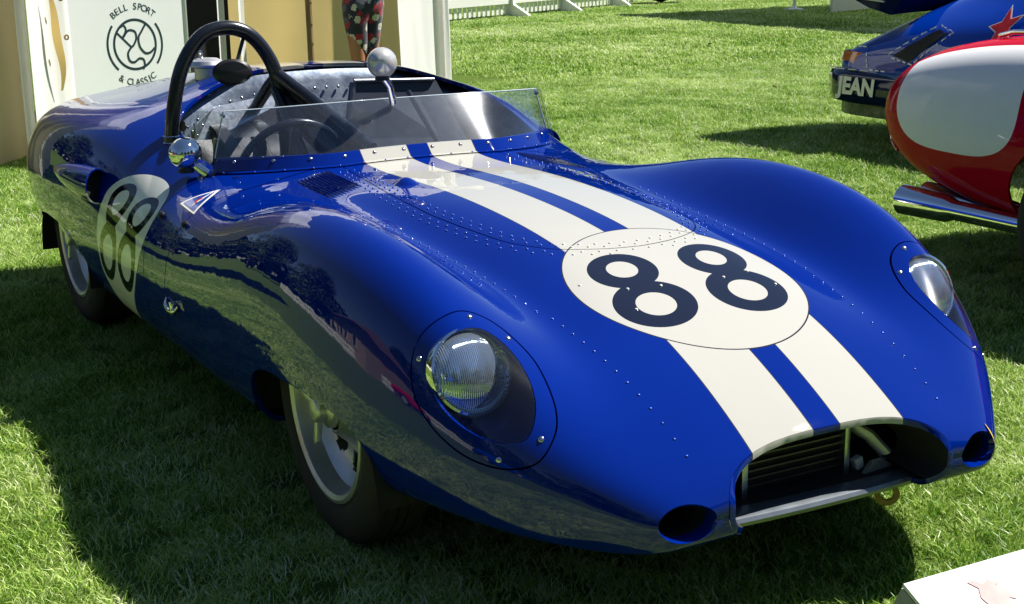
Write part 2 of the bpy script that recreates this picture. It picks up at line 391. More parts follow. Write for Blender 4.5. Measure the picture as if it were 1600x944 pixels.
SEC = [
(.930,[(0,.297),(.15,.297),(.23,.297),(.28,.297),(.32,.297),(.36,.297),(.38,.297),(.385,.2965),(.38,.296),(.36,.296),(.32,.296),(.22,.296)]),
(.922,[(0,.345),(.15,.343),(.23,.34),(.29,.335),(.34,.330),(.385,.322),(.41,.308),(.418,.291),(.412,.272),(.395,.259),(.36,.255),(.22,.254)]),
(.897,[(0,.382),(.17,.377),(.26,.369),(.33,.359),(.39,.348),(.43,.335),(.453,.315),(.462,.29),(.456,.262),(.437,.244),(.40,.238),(.22,.238)]),
(.855,[(0,.412),(.185,.404),(.28,.394),(.36,.382),(.43,.369),(.472,.352),(.492,.322),(.499,.29),(.492,.258),(.47,.236),(.45,.230),(.22,.230)]),
(.790,[(0,.453),(.19,.445),(.29,.437),(.375,.426),(.46,.416),(.515,.402),(.551,.367),(.563,.318),(.559,.272),(.538,.242),(.515,.233),(.22,.232)]),
(.705,[(0,.499),(.19,.492),(.29,.484),(.38,.474),(.47,.468),(.55,.462),(.606,.424),(.634,.366),(.639,.302),(.618,.255),(.585,.238),(.22,.236)]),
(.600,[(0,.546),(.19,.540),(.295,.530),(.385,.518),(.475,.520),(.575,.543),(.645,.510),(.69,.438),(.702,.350),(.688,.275),(.655,.246),(.52,.242)]),
(.470,[(0,.590),(.19,.585),(.30,.572),(.385,.557),(.475,.572),(.585,.636),(.67,.600),(.728,.505),(.747,.390),(.738,.290),(.70,.252),(.56,.246)]),
(.320,[(0,.630),(.19,.625),(.30,.610),(.385,.590),(.475,.615),(.59,.697),(.687,.665),(.757,.560),(.780,.425),(.775,.300),(.73,.250),(.59,.246)]),
(.150,[(0,.667),(.19,.661),(.30,.645),(.385,.615),(.475,.642),(.59,.745),(.698,.712),(.778,.605),(.802,.455),(.795,.31),(.75,.22),(.62,.20)]),
(-.040,[(0,.692),(.19,.687),(.30,.670),(.385,.635),(.475,.655),(.59,.758),(.698,.73),(.782,.63),(.806,.475),(.80,.325),(.76,.225),(.64,.20)]),
(-.240,[(0,.706),(.19,.701),(.30,.687),(.385,.655),(.475,.665),(.59,.752),(.695,.73),(.782,.635),(.806,.48),(.80,.33),(.76,.225),(.64,.20)]),
(-.440,[(0,.714),(.19,.709),(.30,.698),(.385,.673),(.475,.672),(.59,.727),(.69,.71),(.778,.625),(.804,.475),(.80,.33),(.76,.225),(.64,.20)]),
(-.650,[(0,.717),(.19,.713),(.30,.704),(.385,.687),(.475,.674),(.59,.683),(.685,.66),(.772,.605),(.802,.465),(.798,.325),(.76,.22),(.64,.20)]),
(-.870,[(0,.717),(.19,.714),(.30,.708),(.385,.697),(.475,.685),(.59,.668),(.68,.638),(.768,.575),(.80,.455),(.796,.32),(.76,.22),(.64,.20)]),
(-1.10,[(0,.74),(.19,.735),(.30,.73),(.385,.72),(.475,.70),(.59,.678),(.68,.645),(.77,.575),(.802,.455),(.796,.32),(.76,.22),(.64,.20)]),
(-1.32,[(0,.82),(.19,.815),(.30,.805),(.385,.79),(.475,.765),(.59,.725),(.69,.68),(.778,.59),(.81,.46),(.80,.325),(.762,.22),(.64,.20)]),
(-1.52,[(0,.905),(.19,.90),(.30,.89),(.385,.875),(.475,.85),(.59,.805),(.70,.74),(.788,.63),(.818,.48),(.808,.335),(.765,.22),(.64,.20)]),
(-1.75,[(0,0.935),(.19,0.932),(.30,0.915),(.385,0.894),(.475,0.867),(.59,0.830),(.71,0.777),(.80,0.690),(.83,0.520),(.82,0.360),(.77,0.230),(.64,0.200)]),
(-2.00,[(0,0.931),(.19,0.929),(.30,0.913),(.385,0.894),(.475,0.868),(.60,0.829),(.72,0.790),(.81,0.715),(.84,0.550),(.832,0.380),(.78,0.250),(.64,0.220)]),
(-2.30,[(0,0.901),(.19,0.899),(.30,0.884),(.385,0.866),(.475,0.843),(.60,0.806),(.72,0.782),(.81,0.710),(.84,0.550),(.832,0.390),(.78,0.270),(.64,0.240)]),
(-2.60,[(0,0.856),(.19,0.854),(.30,0.842),(.385,0.826),(.475,0.805),(.59,0.773),(.71,0.758),(.795,0.680),(.825,0.540),(.815,0.400),(.76,0.300),(.62,0.270)]),
(-2.85,[(0,0.813),(.19,0.811),(.30,0.807),(.385,0.800),(.47,0.790),(.57,0.768),(.68,0.740),(.76,0.645),(.79,0.530),(.78,0.410),(.73,0.330),(.58,0.300)]),
(-3.05,[(0,0.768),(.18,0.766),(.28,0.763),(.37,0.756),(.45,0.745),(.54,0.723),(.63,0.690),(.70,0.610),(.725,0.520),(.715,0.430),(.66,0.360),(.52,0.340)]),
(-3.18,[(0,.71),(.16,.708),(.25,.705),(.34,.70),(.41,.69),(.49,.672),(.56,.635),(.61,.58),(.63,.52),(.62,.45),(.57,.40),(.45,.39)]),
(-3.25,[(0,.60),(.15,.60),(.23,.595),(.3,.59),(.36,.585),(.42,.575),(.47,.56),(.50,.54),(.51,.51),(.50,.48),(.46,.46),(.35,.455)]),
(-3.26,[(0,.53),(.14,.53),(.22,.53),(.28,.53),(.34,.53),(.39,.53),(.43,.525),(.45,.52),(.455,.51),(.45,.50),(.42,.495),(.30,.49)]),
]
# ------------------------------------------------------------------ the blue racing car (front axle at x=0, nose towards +x)
car = thing('racing_car', 'blue open-top vintage racing car with cream bonnet stripes and number 88 roundels, on the lawn', 'car')
NU, NV = 430, 330
BP, BN = loft(SEC, NU, NV)
sp = Soup(BP, BN); body = sp.all
# air intake
def f_mouth(V):
    x, y, z = V.T; top = (np.abs(y)/.292)**2.7+(np.maximum(z-.302, 0)/.102)**2.7; low = (np.abs(y)/.292)**2.7+np.where(z < .302, ((.302-np.maximum(z, .243))/.085)**2.7, np.maximum(z-.302, 0)**2.7/.102**2.7)
    return np.where(x > .74, (low-1)*.1, 9)
body, _ = sp.split(body, f_mouth)
DUCT = (.380, .298, .060, .036)
for sy in (-1, 1):
    body, _ = sp.split(body, lambda V: np.where((V[:, 0] > .84) & (V[:, 1]*sy > .26), (((V[:, 1]*sy-DUCT[0])/DUCT[2])**2+((V[:, 2]-DUCT[1])/DUCT[3])**2-1)*.03, 9))
# wheel arches
ARF = bez([(-.335, .10, 0), (-.325, .26, 0), (-.27, .345, 0), (-.17, .383, 0), (-.04, .392, 0), (.10, .396, 0), (.22, .388, 0), (.31, .360, 0), (.365, .30, 0), (.385, .20, 0), (.38, .10, 0)], 60)
ARR = bez([(-2.66, .10, 0), (-2.65, .28, 0), (-2.57, .37, 0), (-2.42, .405, 0), (-2.24, .412, 0), (-2.08, .405, 0), (-1.95, .372, 0), (-1.885, .31, 0), (-1.87, .22, 0), (-1.87, .10, 0)], 60)
for pl in (ARF, ARR):
    pp = [(q.x, q.y) for q in pl]
    body, _ = sp.split(body, lambda V: local(V, (np.abs(V[:, 1]) > .5) & (V[:, 2] < .5), lambda W_: poly_sdf(W_[:, 0], W_[:, 2], pp)))
# cockpit opening seen in plan
CK = [(-.985, 0), (-.985, .2), (-1.0, .36), (-1.055, .47), (-1.15, .545), (-1.27, .578), (-1.40, .585), (-1.50, .575), (-1.565, .55), (-1.64, .48), (-1.71, .37), (-1.77, .22), (-1.79, 0)]
CKP = [(q.x, q.y) for q in bez([(a, b, 0) for a, b in CK]+[(a, -b, 0) for a, b in CK[-2:0:-1]], 150, True)]
body, _ = sp.split(body, lambda V: local(V, (V[:, 2] > .6) & (V[:, 0] < -.9) & (V[:, 0] > -1.95), lambda W_: poly_sdf(W_[:, 0], W_[:, 1], CKP)))
# headlight fairings
HO = [(.449, .589, .633), (.451, .647, .629), (.446, .697, .591), (.458, .721, .537), (.49, .728, .482), (.548, .715, .43), (.622, .685, .394), (.692, .641, .385), (.735, .596, .405), (.725, .552, .445), (.684, .524, .481), (.614, .508, .524), (.548, .507, .559), (.476, .535, .602)]
HI = [(.494, .590, .608), (.492, .640, .605), (.496, .679, .574), (.512, .700, .529), (.539, .705, .49), (.588, .690, .457), (.641, .662, .436), (.687, .624, .43), (.700, .592, .446), (.674, .563, .484), (.627, .545, .519), (.568, .542, .556), (.518, .558, .588)]
hc = np.array(HO).mean(0); e1 = np.array([.82, -.02, -.57]); e1 /= np.linalg.norm(e1); nrm_ = np.array([.50, .52, .69]); nrm_ -= e1*(nrm_@e1); nrm_ /= np.linalg.norm(nrm_); e2 = np.cross(nrm_, e1)
def hp(pts): d = np.asarray(pts)-hc; return np.stack([d@e1, d@e2], 1)
def sm(poly, n): return [(q.x, q.y) for q in bez([(a, b, 0) for a, b in poly], n, True)]
HOP, HIP = sm(hp(HO), 84), sm(hp(HI), 78)
rings = {}; covers = {}
for sy in (-1, 1):
    def fh(V, pl): return local(V, (V[:, 0] > .36) & (V[:, 0] < .85) & (V[:, 1]*sy > .42) & (V[:, 2] > .33), lambda W_: poly_sdf(*hp(W_*[1, sy, 1]).T, pl))
    body, inn = sp.gap(body, lambda V: fh(V, HOP), .0016)
    rings[sy], covers[sy] = sp.gap(inn, lambda V: fh(V, HIP), .0008)
# panel joints
front, rest = sp.gap(body, lambda V: V[:, 0]+.965+.05*np.clip((.5-V[:, 2])/.3, -1, 1)+.35*np.maximum(V[:, 2]-.60, 0), .0026)
strip, rear = sp.gap(rest, lambda V: V[:, 0]+1.175+.03*np.clip((.5-V[:, 2])/.3, -1, 1), .0016)
seamz = lambda V: np.where(np.abs(V[:, 1]) > .6, V[:, 2]-(.262+.03*np.clip((-V[:, 0]-.6)/1.1, 0, 1)), 9)
front, sill_f = sp.gap(front, lambda V: np.where(V[:, 0] < -.2, seamz(V), 9), .0014)
strip, sill_s = sp.gap(strip, seamz, .0014)
rear, sill_r = sp.gap(rear, lambda V: np.where(V[:, 0] > -1.95, seamz(V), 9), .0014)
LID = [(-1.2, -.262), (-.901, -.262), (-.545, -.302), (-.322, -.308), (-.227, -.304), (-.088, -.289), (.051, -.262), (.15, -.20), (.20, -.10), (.215, 0)]
LIDP = [(q.x, q.y) for q in bez([(a, b, 0) for a, b in LID], 60)]; LIDP = LIDP+[(a, -b) for a, b in LIDP[-2::-1]]
front, lid = sp.gap(front, lambda V: local(V, (np.abs(V[:, 1]) < .4) & (V[:, 2] > .6), lambda W_: poly_sdf(W_[:, 0], W_[:, 1], LIDP)), .0015)
sp.build(front, 'front_bodywork', M_paint, car)
sp.build(lid, 'scuttle_panel', M_paint, car)
sp.build(strip, 'cowl_panel', M_paint, car)
rb = sp.build(rear, 'rear_bodywork', M_paint, car)
for q in (-1, 1):
    sl = [p for p in sill_f+sill_s+sill_r if sp.V[0][p[0]][1]*q > 0]
    sp.build(sl, 'sill_panel', M_paint, car)
BV, BNN = BP.reshape(-1, 3), BN.reshape(-1, 3)
TOPV = BNN[:, 2] > .25
def on_top(x, y):
    """point and normal of the body's upper skin above (x, y)"""
    k = np.where(TOPV)[0]; d = (BV[k, 0]-x)**2+(BV[k, 1]-y)**2; i = k[np.argmin(d)]; n = BNN[i]; p = BV[i]
    z = p[2]-((x-p[0])*n[0]+(y-p[1])*n[1])/n[2]
    return Vector((x, y, z)), Vector(n)
def on_skin(p):
    i = int(np.argmin(((BV-np.asarray(p))**2).sum(1))); n = BNN[i]; q = np.asarray(p)-n*((np.asarray(p)-BV[i])@n); return Vector(q), Vector(n)
# rolled lips round the intake and the two nose ducts
def lip(bm_, loop, depth, shrink, r_):
    n = len(loop); rows = []
    return n
def nose_x(y, z):
    k = np.where((BV[:, 0] > .78) & (BNN[:, 0] > .05))[0]; d = (BV[k, 1]-y)**2+(BV[k, 2]-z)**2; o = np.argsort(d)[:12]; w_ = 1/(d[o]+1e-7)
    return float((BV[k[o], 0]*w_).sum()/w_.sum())
for sy in (-1, 1):
    mb = MB(); rows = []
    for (dx, sc) in ((.0, 1.0), (-.010, .93), (-.03, .90), (-.09, .86), (-.18, .80)):
        rows.append([(nose_x(DUCT[0]*sy+DUCT[2]*math.cos(a)*sy, DUCT[1]+DUCT[3]*math.sin(a))+dx-(.0006 if dx == 0 else 0), sy*(DUCT[0]+DUCT[2]*sc*math.cos(a)), DUCT[1]+DUCT[3]*sc*math.sin(a)) for a in [2*math.pi*k/48 for k in range(48)]])
    vs = [p for r0 in rows for p in r0]; fs = [(i*48+k, i*48+(k+1) % 48, (i+1)*48+(k+1) % 48, (i+1)*48+k) for i in range(4) for k in range(48)]
    mi = [0]*96+[1]*96
    mb.add(vs, fs+[tuple(4*48+k for k in range(48))]); mb.mi = mi+[1]
    mb.build('brake_duct', [M_paint, M_bay], car)
# intake lip: short downward flange that follows the opening
pts = []
for k in range(97):
    a = math.pi*(1-k/96); c, s_ = math.cos(a), math.sin(a); e = 2/2.7
    pts.append((.292*math.copysign(abs(c)**e, c), .302+.102*abs(s_)**e))
lo = [(.292*(1-((.302-z)/.085)**2.7)**(1/2.7), z) for z in (.29, .278, .267, .257, .249, .243)]; pts = [(-a, b) for a, b in lo[::-1]]+[(p[0], p[1]) for p in pts]+lo
mb = MB(); rows = []
cy, cz = 0, .29
for (dx, ins) in ((.001, 0), (.002, .004), (.001, .014), (-.05, .020), (-.13, .03)):
    row = []
    for i, (y, z) in enumerate(pts):
        a_, b_ = pts[max(i-1, 0)], pts[min(i+1, len(pts)-1)]; tx, tz_ = b_[0]-a_[0], b_[1]-a_[1]; L_ = math.hypot(tx, tz_)+1e-9
        ny, nz_ = tz_/L_, -tx/L_
        row.append((nose_x(y, z)+dx, y+ny*ins, z+nz_*ins))
    rows.append(row)
K = len(pts); vs = [p for r0 in rows for p in r0]
mb.add(vs, [(i*K+k, i*K+k+1, (i+1)*K+k+1, (i+1)*K+k) for i in range(4) for k in range(K-1)]); mb.mi = [0]*(2*(K-1))+[1]*(2*(K-1))
mb.build('intake_lip', [M_paint, M_bay], car)
# headlights: fairing ring, perspex cover, blue bowl, round lamp
def lens_m():
    s = NB('lamp_glass'); o = s.obj(); X, Y, Z = s.xyz(o)
    wv = s.ma('SINE', s.ma('MULTIPLY', Y, 1500.0)); s.set(base=(.62, .68, .76), rough=.06, metal=.85, coat=1., coatr=.02)
    b = s.n('ShaderNodeBump'); b.inputs['Strength'].default_value = .35; b.inputs['Distance'].default_value = .002; s.l(wv, b.inputs['Height']); s.l(b.outputs[0], s.b.inputs['Normal'])
    return s.m
M_lens = lens_m()
M_bowl = plain('blue_bowl_paint', (.002, .016, .14), rough=.3, coat=.5, var=.3, scale=20)
lamp_proto = None
for sy in (-1, 1):
    rg = sp.build(rings[sy], 'headlight_fairing', M_paint, car, flange=.01)
    hl = bpy.data.objects.new('headlight', None); COL.objects.link(hl); hl.parent = car; hl.location = (0, 0, 0)
    cv = sp.build(covers[sy], 'headlight_cover', M_cover, hl, flange=0)
    lc = np.array([.512, .617, .527]); ax = np.array([.93, -.02, .36]); ax /= np.linalg.norm(ax)
    edge = bez([Vector(p) for p in HI], 78, True); m_ = len(edge)
    Mx = axis_matrix((lc[0], lc[1], lc[2]), ax)
    circ = [Mx @ Vector((.094*math.cos(a), .094*math.sin(a), 0)) for a in [2*math.pi*k/m_ for k in range(m_)]]
    # align start: nearest point, choose direction
    best = min(((sum((edge[k]-circ[(k*dr+sh) % m_]).length for k in range(0, m_, 6)), dr, sh) for dr in (1, -1) for sh in range(m_)))
    mb = MB(); rows = 7; vs = []
    for i in range(rows):
        t = i/(rows-1)
        for k in range(m_):
            a_ = edge[k]-Vector(nrm_)*.004; b_ = circ[(k*best[1]+best[2]) % m_]-Vector(ax)*.02
            p = a_.lerp(b_, t)-Vector(nrm_)*(.035*math.sin(math.pi*t)); vs.append((p.x, p.y*sy, p.z))
    fs = [(i*m_+k, i*m_+(k+1) % m_, (i+1)*m_+(k+1) % m_, (i+1)*m_+k) for i in range(rows-1) for k in range(m_)]+[tuple((rows-1)*m_+k for k in range(m_))]
    mb.add(vs, fs).build('lamp_bowl', M_bowl, hl)
    M2 = axis_matrix((lc[0], lc[1]*sy, lc[2]), (ax[0], ax[1]*sy, ax[2]))
    mb = MB(); mb.lathe([(0, .034), (.02, .033), (.045, .028), (.065, .018), (.080, .004), (.082, 0)], 48, M2).build('lamp_lens', M_lens, hl)
    mb = MB(); mb.lathe([(.081, -.02), (.081, .004), (.084, .009), (.089, .007), (.091, -.002), (.091, -.02)], 48, M2, closed=True).build('lamp_rim', M_chrome, hl)
# fairing screws
def rivets(name, pts, r_, mat, parent, hgt=.6, n=8, kind='stuff'):
    mb = MB()
    for p, nn in pts:
        M2 = axis_matrix(p, nn)
        mb.lathe([(r_, -.0005), (r_*.92, r_*hgt*.5), (r_*.6, r_*hgt*.88), (0, r_*hgt)], n, M2)
    o = mb.build(name, mat, parent, angle=math.radians(89))
    if kind: o['kind'] = kind
    return o
scr = []
for sy in (-1, 1):
    for i in (0, 2.6, 6.9, 8.6, 12.6):
        a = (np.array(HO[int(i) % 14])*(1-i % 1)+np.array(HO[(int(i)+1) % 14])*(i % 1)); q = a+(hc-a)*.10; scr.append(on_skin(q*[1, sy, 1]))
rivets('fairing_screws', scr, .0065, M_rivet, car, .5, 10)
blue, white = [], []
def put(x, y):
    p, n = on_top(x, y); ay = abs(y)
    (white if (((x-.384)**2+y*y) < .277**2 or (.0345 < ay < .19)) else blue).append((p, n))
for sy in (-1, 1):
    x = .405
    while x < .86: put(x, sy*(.362-.075*(x-.4))); x += .0365
    x = .36
    while x > -.42: put(x, sy*(.375+.10*(.36-x)*.55)); x -= .042
# two staggered rows on either side of the scuttle panel joint
LP = [p for p in LIDP if p[0] > -.93]; cum = [0]
for a, b in zip(LP[:-1], LP[1:]): cum.append(cum[-1]+math.hypot(b[0]-a[0], b[1]-a[1]))
for off, ph, st in ((.014, 0, .041), (.030, .5, .041), (-.014, .5, .041), (-.029, 0, .041)):
    t = .01+ph*st
    while t < cum[-1]-.01:
        i = max(k for k in range(len(cum)) if cum[k] <= t); f = (t-cum[i])/(cum[i+1]-cum[i]+1e-9); a, b = LP[i], LP[i+1]; L_ = math.hypot(b[0]-a[0], b[1]-a[1])+1e-9
        x, y = a[0]+(b[0]-a[0])*f-(b[1]-a[1])/L_*off, a[1]+(b[1]-a[1])*f+(b[0]-a[0])/L_*off
        if x < .235: put(x, y)
        t += st
for (x, y) in ((.392, -.16), (.405, -.08), (.41, .09), (.395, .17), (.47, -.19), (.33, -.245), (.46, .2)): put(x, y)
for k in range(14): put(-.55+.0*k, 0) if False else None
rivets('painted_rivets', blue, .0037, M_rivetblue, car, .65)
rivets('stripe_rivets', white, .0040, M_rivetwhite, car, .65)
# louvres and the small round bulge beside the scuttle
for sy in (-1, 1):
    for k in range(10):
        y = .318+.0112*k; mb = MB(); vs = []; n = 14
        for i in range(n+1):
            t = i/n; x = -.945+.27*t+.004*k; h = .0046*min(1, t*8, (1-t)*8); p, nn = on_top(x, sy*y); nn = (nn+on_top(x+.02, sy*y)[1]+on_top(x-.02, sy*y)[1]+on_top(x, sy*y+.012)[1]).normalized()
            for (o_, hh) in ((-.0048, .0002), (-.001, 1.0), (.0022, .85), (.0048, .0002)):
                q = p+Vector((0, o_, 0)); vs.append(q+nn*(h*hh if hh > .01 else -.0012))
        fs = [(i*4+j, i*4+j+1, (i+1)*4+j+1, (i+1)*4+j) for i in range(n) for j in range(3)]
        mb.add(vs, fs).build('louvre', M_paint, car)
    if sy > 0: continue
    mb = MB()
    mb.grid(lambda u, v: (lambda p, nn, rr: p+nn*(.018*max(0, 1-(rr)**2)**1.5-.001))(*on_top(-.60+.055*u*math.cos(2*math.pi*v), sy*.222+.036*u*math.sin(2*math.pi*v)), u), 12, 33)
    mb.build('bonnet_bulge', M_paint, car, weld=True)
# grounded parts: undertray, liners
mb = MB()
mb.box((-1.12, 0, .235), (1.5, 1.42, .01)); mb.box((-1.12, 0, .275), (1.5, 1.40, .06)); mb.box((.42, 0, .30), (.62, .74, .012)); mb.box((.56, 0, .36), (.01, 1.0, .28)); mb.box((.655, .34, .335), (.006, .40, .19)); mb.box((.655, -.34, .335), (.006, .40, .19)); mb.box((.72, 0, .246), (.20, .64, .006)); mb.box((.46, 0, .252), (.34, 1.15, .006)); mb.box((-2.9, 0, .34), (.5, .95, .012)); mb.box((-2.25, 0, .30), (.8, 1.0, .012))
mb.build('undertray', M_bay, car, smooth=False)
for x0, ry in ((0, 1.0), (-2.28, 1.04)):
    for sy in (-1, 1):
        mb = MB(); n = 20; vs = []
        for k in range(n+1):
            a = math.pi*k/n
            for y in (.775*ry, .50): vs.append((x0+.02+.372*math.cos(a), sy*y, .22+.27*math.sin(a)))
        mb.add(vs, [(2*k, 2*k+1, 2*k+3, 2*k+2) for k in range(n)]+[tuple(2*k+1 for k in range(n+1))]); mb.build('wheel_arch_liner', M_bay, car)
# wheels
def wheel(x, y, sy, steer=0., cb=0., w_=.150):
    wh = bpy.data.objects.new('wheel', None); COL.objects.link(wh); wh.parent = car
    M2 = Matrix.Translation((x, y*sy, .325)) @ Matrix.Rotation(steer, 4, 'Z') @ Matrix.Rotation(math.radians(90)*(1 if sy < 0 else -1)+cb, 4, 'X')
    h = w_/2; R0 = .326
    prof = [(.212, h-.018), (.222, h-.006), (.235, h+.004), (.262, h+.008), (.290, h+.002), (.308, h-.008), (.318, h-.020), (.3235, h-.034)]
    for g in (.045, .020, -.005): prof += [(.325, g+.012), (.325, g+.003), (.3195, g+.002), (.3195, g-.002), (.325, g-.003)]
    prof += [(.325, -.04), (.318, -h+.018), (.29, -h), (.235, -h), (.212, -h+.02)]
    mb = MB(); mb.lathe(prof, 72, M2, closed=True); mb.build('tyre', M_tyre, wh, angle=math.radians(50))
    mb = MB(); mb.lathe([(.225, h-.012), (.2225, h+.002), (.214, h+.004), (.204, h-.002), (.200, h-.015), (.197, h-.05), (.185, h-.058), (.185, -h+.02), (.222, -h)], 72, M2)
    mb.f = [q for q in mb.f if len(q) == 4]; mb.mi = mb.mi[:len(mb.f)]
    rim = mb.build('rim', M_silver, wh, angle=math.radians(35))
    # disc with lightening holes
    mb = MB(); n = 200; rad = [.060+.138*k/20 for k in range(21)]; nh = 10; vs = []
    def hz(r_): t = (r_-.06)/.138; return h-.016-.055*math.sin(math.pi*min(1, max(0, t))*.9)-.012*t
    for r_ in rad:
        for k in range(n): a = 2*math.pi*k/n; vs.append(M2 @ Vector((r_*math.cos(a), r_*math.sin(a), hz(r_))))
    fs = []
    for i in range(len(rad)-1):
        for k in range(n):
            rm = (rad[i]+rad[i+1])/2; am = 2*math.pi*(k+.5)/n; ph = (am*nh/(2*math.pi)) % 1-.5
            if (ph*2*math.pi/nh*rm/.028)**2+((rm-.145)/.026)**2 < 1: continue
            fs.append((i*n+k, i*n+(k+1) % n, (i+1)*n+(k+1) % n, (i+1)*n+k))
    mb.add(vs, fs).build('wheel_disc', M_silver, wh, thick=.006)
    mb = MB(); mb.lathe([(.075, -.01), (.075, .0)], 40, M2 @ Matrix.Translation((0, 0, h-.04)))
    mb.lathe([(.150, -.004), (.150, .004), (.09, .004), (.09, -.004)], 48, M2 @ Matrix.Translation((0, 0, -.02)), closed=True); mb.build('brake_disc', M_alu, wh)
    mb = MB(); mb.lathe([(.050, h-.03), (.048, h-.006), (.034, h+.002), (.032, h+.020), (.026, h+.026), (0, h+.028)], 32, M2)
    for k in range(3):
        Mr = M2 @ Matrix.Rotation(2*math.pi*k/3+.6, 4, 'Z')
        ear = [(.022, -.009), (.074, -.010), (.082, 0), (.074, .010), (.022, .009)]
        vs = [Mr @ Vector((a, b, h+.004+.012*(a > .07))) for a, b in ear]+[Mr @ Vector((a, b, h+.020+.008*(a > .07))) for a, b in ear]
        mb.add(vs, [(4, 3, 2, 1, 0), (5, 6, 7, 8, 9)]+[(i, (i+1) % 5, 5+(i+1) % 5, 5+i) for i in range(5)])
    mb.build('knock_off_spinner', M_silver, wh, bevel=.002)
wheel(0, .655, -1, -.02, .02); wheel(0, .655, 1, -.02, -.02); wheel(-2.305, .675, -1, 0, .02, .165); wheel(-2.305, .675, 1, 0, -.02, .165)
# ------------------------------------------------------------------ screen, frame, cockpit
def base_pt(y):
    x = -.955-1.1*max(0, abs(y)-.25)**1.5; p, n = on_top(x, y); return p, n
YS = [-.585+1.17*k/48 for k in range(49)]
bp = [base_pt(y) for y in YS]
def up_pt(i, h):
    p, n = bp[i]; s = YS[i]/.585; top = Vector((-1.105-.075*abs(s)**3, YS[i]*.915, .884-.012*abs(s)**2)); d = (top-p); return p+d*h
mb = MB(); vs = []
for i in range(49):
    L_ = (up_pt(i, 1)-bp[i][0]).length; a = .046/L_
    vs += [bp[i][0]+Vector((.016, 0, .0015)), bp[i][0]+Vector((.003, 0, .004)), up_pt(i, a)+Vector((.004, 0, 0)), up_pt(i, a)+Vector((-.001, 0, .001)), bp[i][0]+Vector((-.006, 0, -.01))]
mb.add(vs, [(i*5+j, i*5+j+1, (i+1)*5+j+1, (i+1)*5+j) for i in range(48) for j in range(4)]).build('screen_frame', M_paint, car, angle=math.radians(25))
fr = []
for i in range(2, 48, 4):
    L_ = (up_pt(i, 1)-bp[i][0]).length; p = up_pt(i, .032/L_)+Vector((.004, 0, .001)); fr.append((p, Vector((.6, 0, .75)) if abs(YS[i]) < .4 else Vector((.6, .5*(1 if YS[i] > 0 else -1), .6))))
rivets('frame_screws', fr, .0062, M_rivet, car, .6, 10)
fr = [(bp[i][0]+Vector((.011, 0, .003)), Vector((.3, 0, .9))) for i in range(1, 48, 3)]
rivets('frame_rivets', fr, .0032, M_rivetblue, car, .7)
ws = bpy.data.objects.new('windscreen', None); COL.objects.link(ws); ws.parent = car
mb = MB(); mb.grid(lambda u, v: (lambda i, f: up_pt(i, .2+.8*v).lerp(up_pt(min(i+1, 48), .2+.8*v), f))(int(u*48), u*48-int(u*48)), 49, 10)
mb.build('screen_pane', M_screen, ws, thick=.0035)
M_edgelight = simple('perspex_edge_highlight', (.70, .78, .80), rough=.15, coat=1., var=.05)
mb = MB(); mb.tube([up_pt(0, .25)]+[up_pt(0, .6)]+[up_pt(i, 1.0) for i in range(0, 49, 2)]+[up_pt(48, .6), up_pt(48, .25)], .0022, 6); mb.build('screen_edge_highlight', M_edgelight, ws)  # pale tube paints the highlight along the pane's top and ends
for sy in (-1, 1):
    def sg(u, v):
        j = 0 if sy < 0 else 48; a = up_pt(j, 1); x = -1.135-.40*u; y = .590+.025*math.sin(u*2); p, n = on_top(x, y*sy)
        hgt = (a.z-p.z)*(1-u**2.6)**.55 if u < 1 else 0
        top = Vector((x-.02*(1-u), (y-.045*(1-u*.4))*sy, p.z+hgt)); b = Vector((x, y*sy, p.z+.002))
        return b.lerp(top, v)
    mb = MB(); mb.grid(sg, 26, 9); mb.build('side_pane', M_side, ws, thick=.003)
    j = 0 if sy < 0 else 48
    mb = MB(); mb.lathe([(0, -.006), (.007, -.005), (.007, .005), (0, .008)], 12, axis_matrix(up_pt(j, .93)+Vector((.002, 0, 0)), (.8, sy*.5, .2))); mb.build('pane_fastener', M_chrome, ws)
    if sy < 0:
        mb = MB(); p = sg(.62, .62); M2 = axis_matrix(p+Vector((0, -.004, 0)), (0, -1, .15)); mb.lathe([(0, 0), (.030, 0), (.030, .0015), (0, .0016)], 32, M2 @ Matrix.Diagonal((.55, 1.1, 1, 1))); mb.build('round_sticker', M_black, ws)
# door top roll, cockpit floor, tunnel, bulkhead
mb = MB(); mb.box((-1.32, 0, .262), (1.1, 1.3, .01)); mb.box((-1.30, 0, .37), (.9, .20, .20)); mb.box((-1.32, -.655, .43), (1.1, .02, .35)); mb.box((-1.28, .63, .455), (.9, .02, .40)); mb.box((-.80, 0, .43), (.02, 1.10, .34))
mb.build('cockpit_tub', M_alu, car, smooth=False)
def deck_under(y): p, n = on_top(-1.74 if abs(y) < .3 else -1.74+.6*(abs(y)-.3), y); return p.z-.02
mb = MB(); n = 40; vs = []
for k in range(n+1):
    y = -.60+1.2*k/n; xb = -1.74+.9*max(0, abs(y)-.30)**1.5; z = deck_under(y)
    vs += [(xb+.06, y, .30), (xb+.03, y, .60), (xb, y, z-.03), (xb-.03, y, z+.004)]
mb.add(vs, [(k*4+j, k*4+j+1, (k+1)*4+j+1, (k+1)*4+j) for k in range(n) for j in range(3)]).build('rear_bulkhead', M_alu, car)
bulk = lambda y, z: Vector((-1.74+.9*max(0, abs(y)-.30)**1.5+.03-.03*max(0, (z-.60)/.28)+.004, y, z))
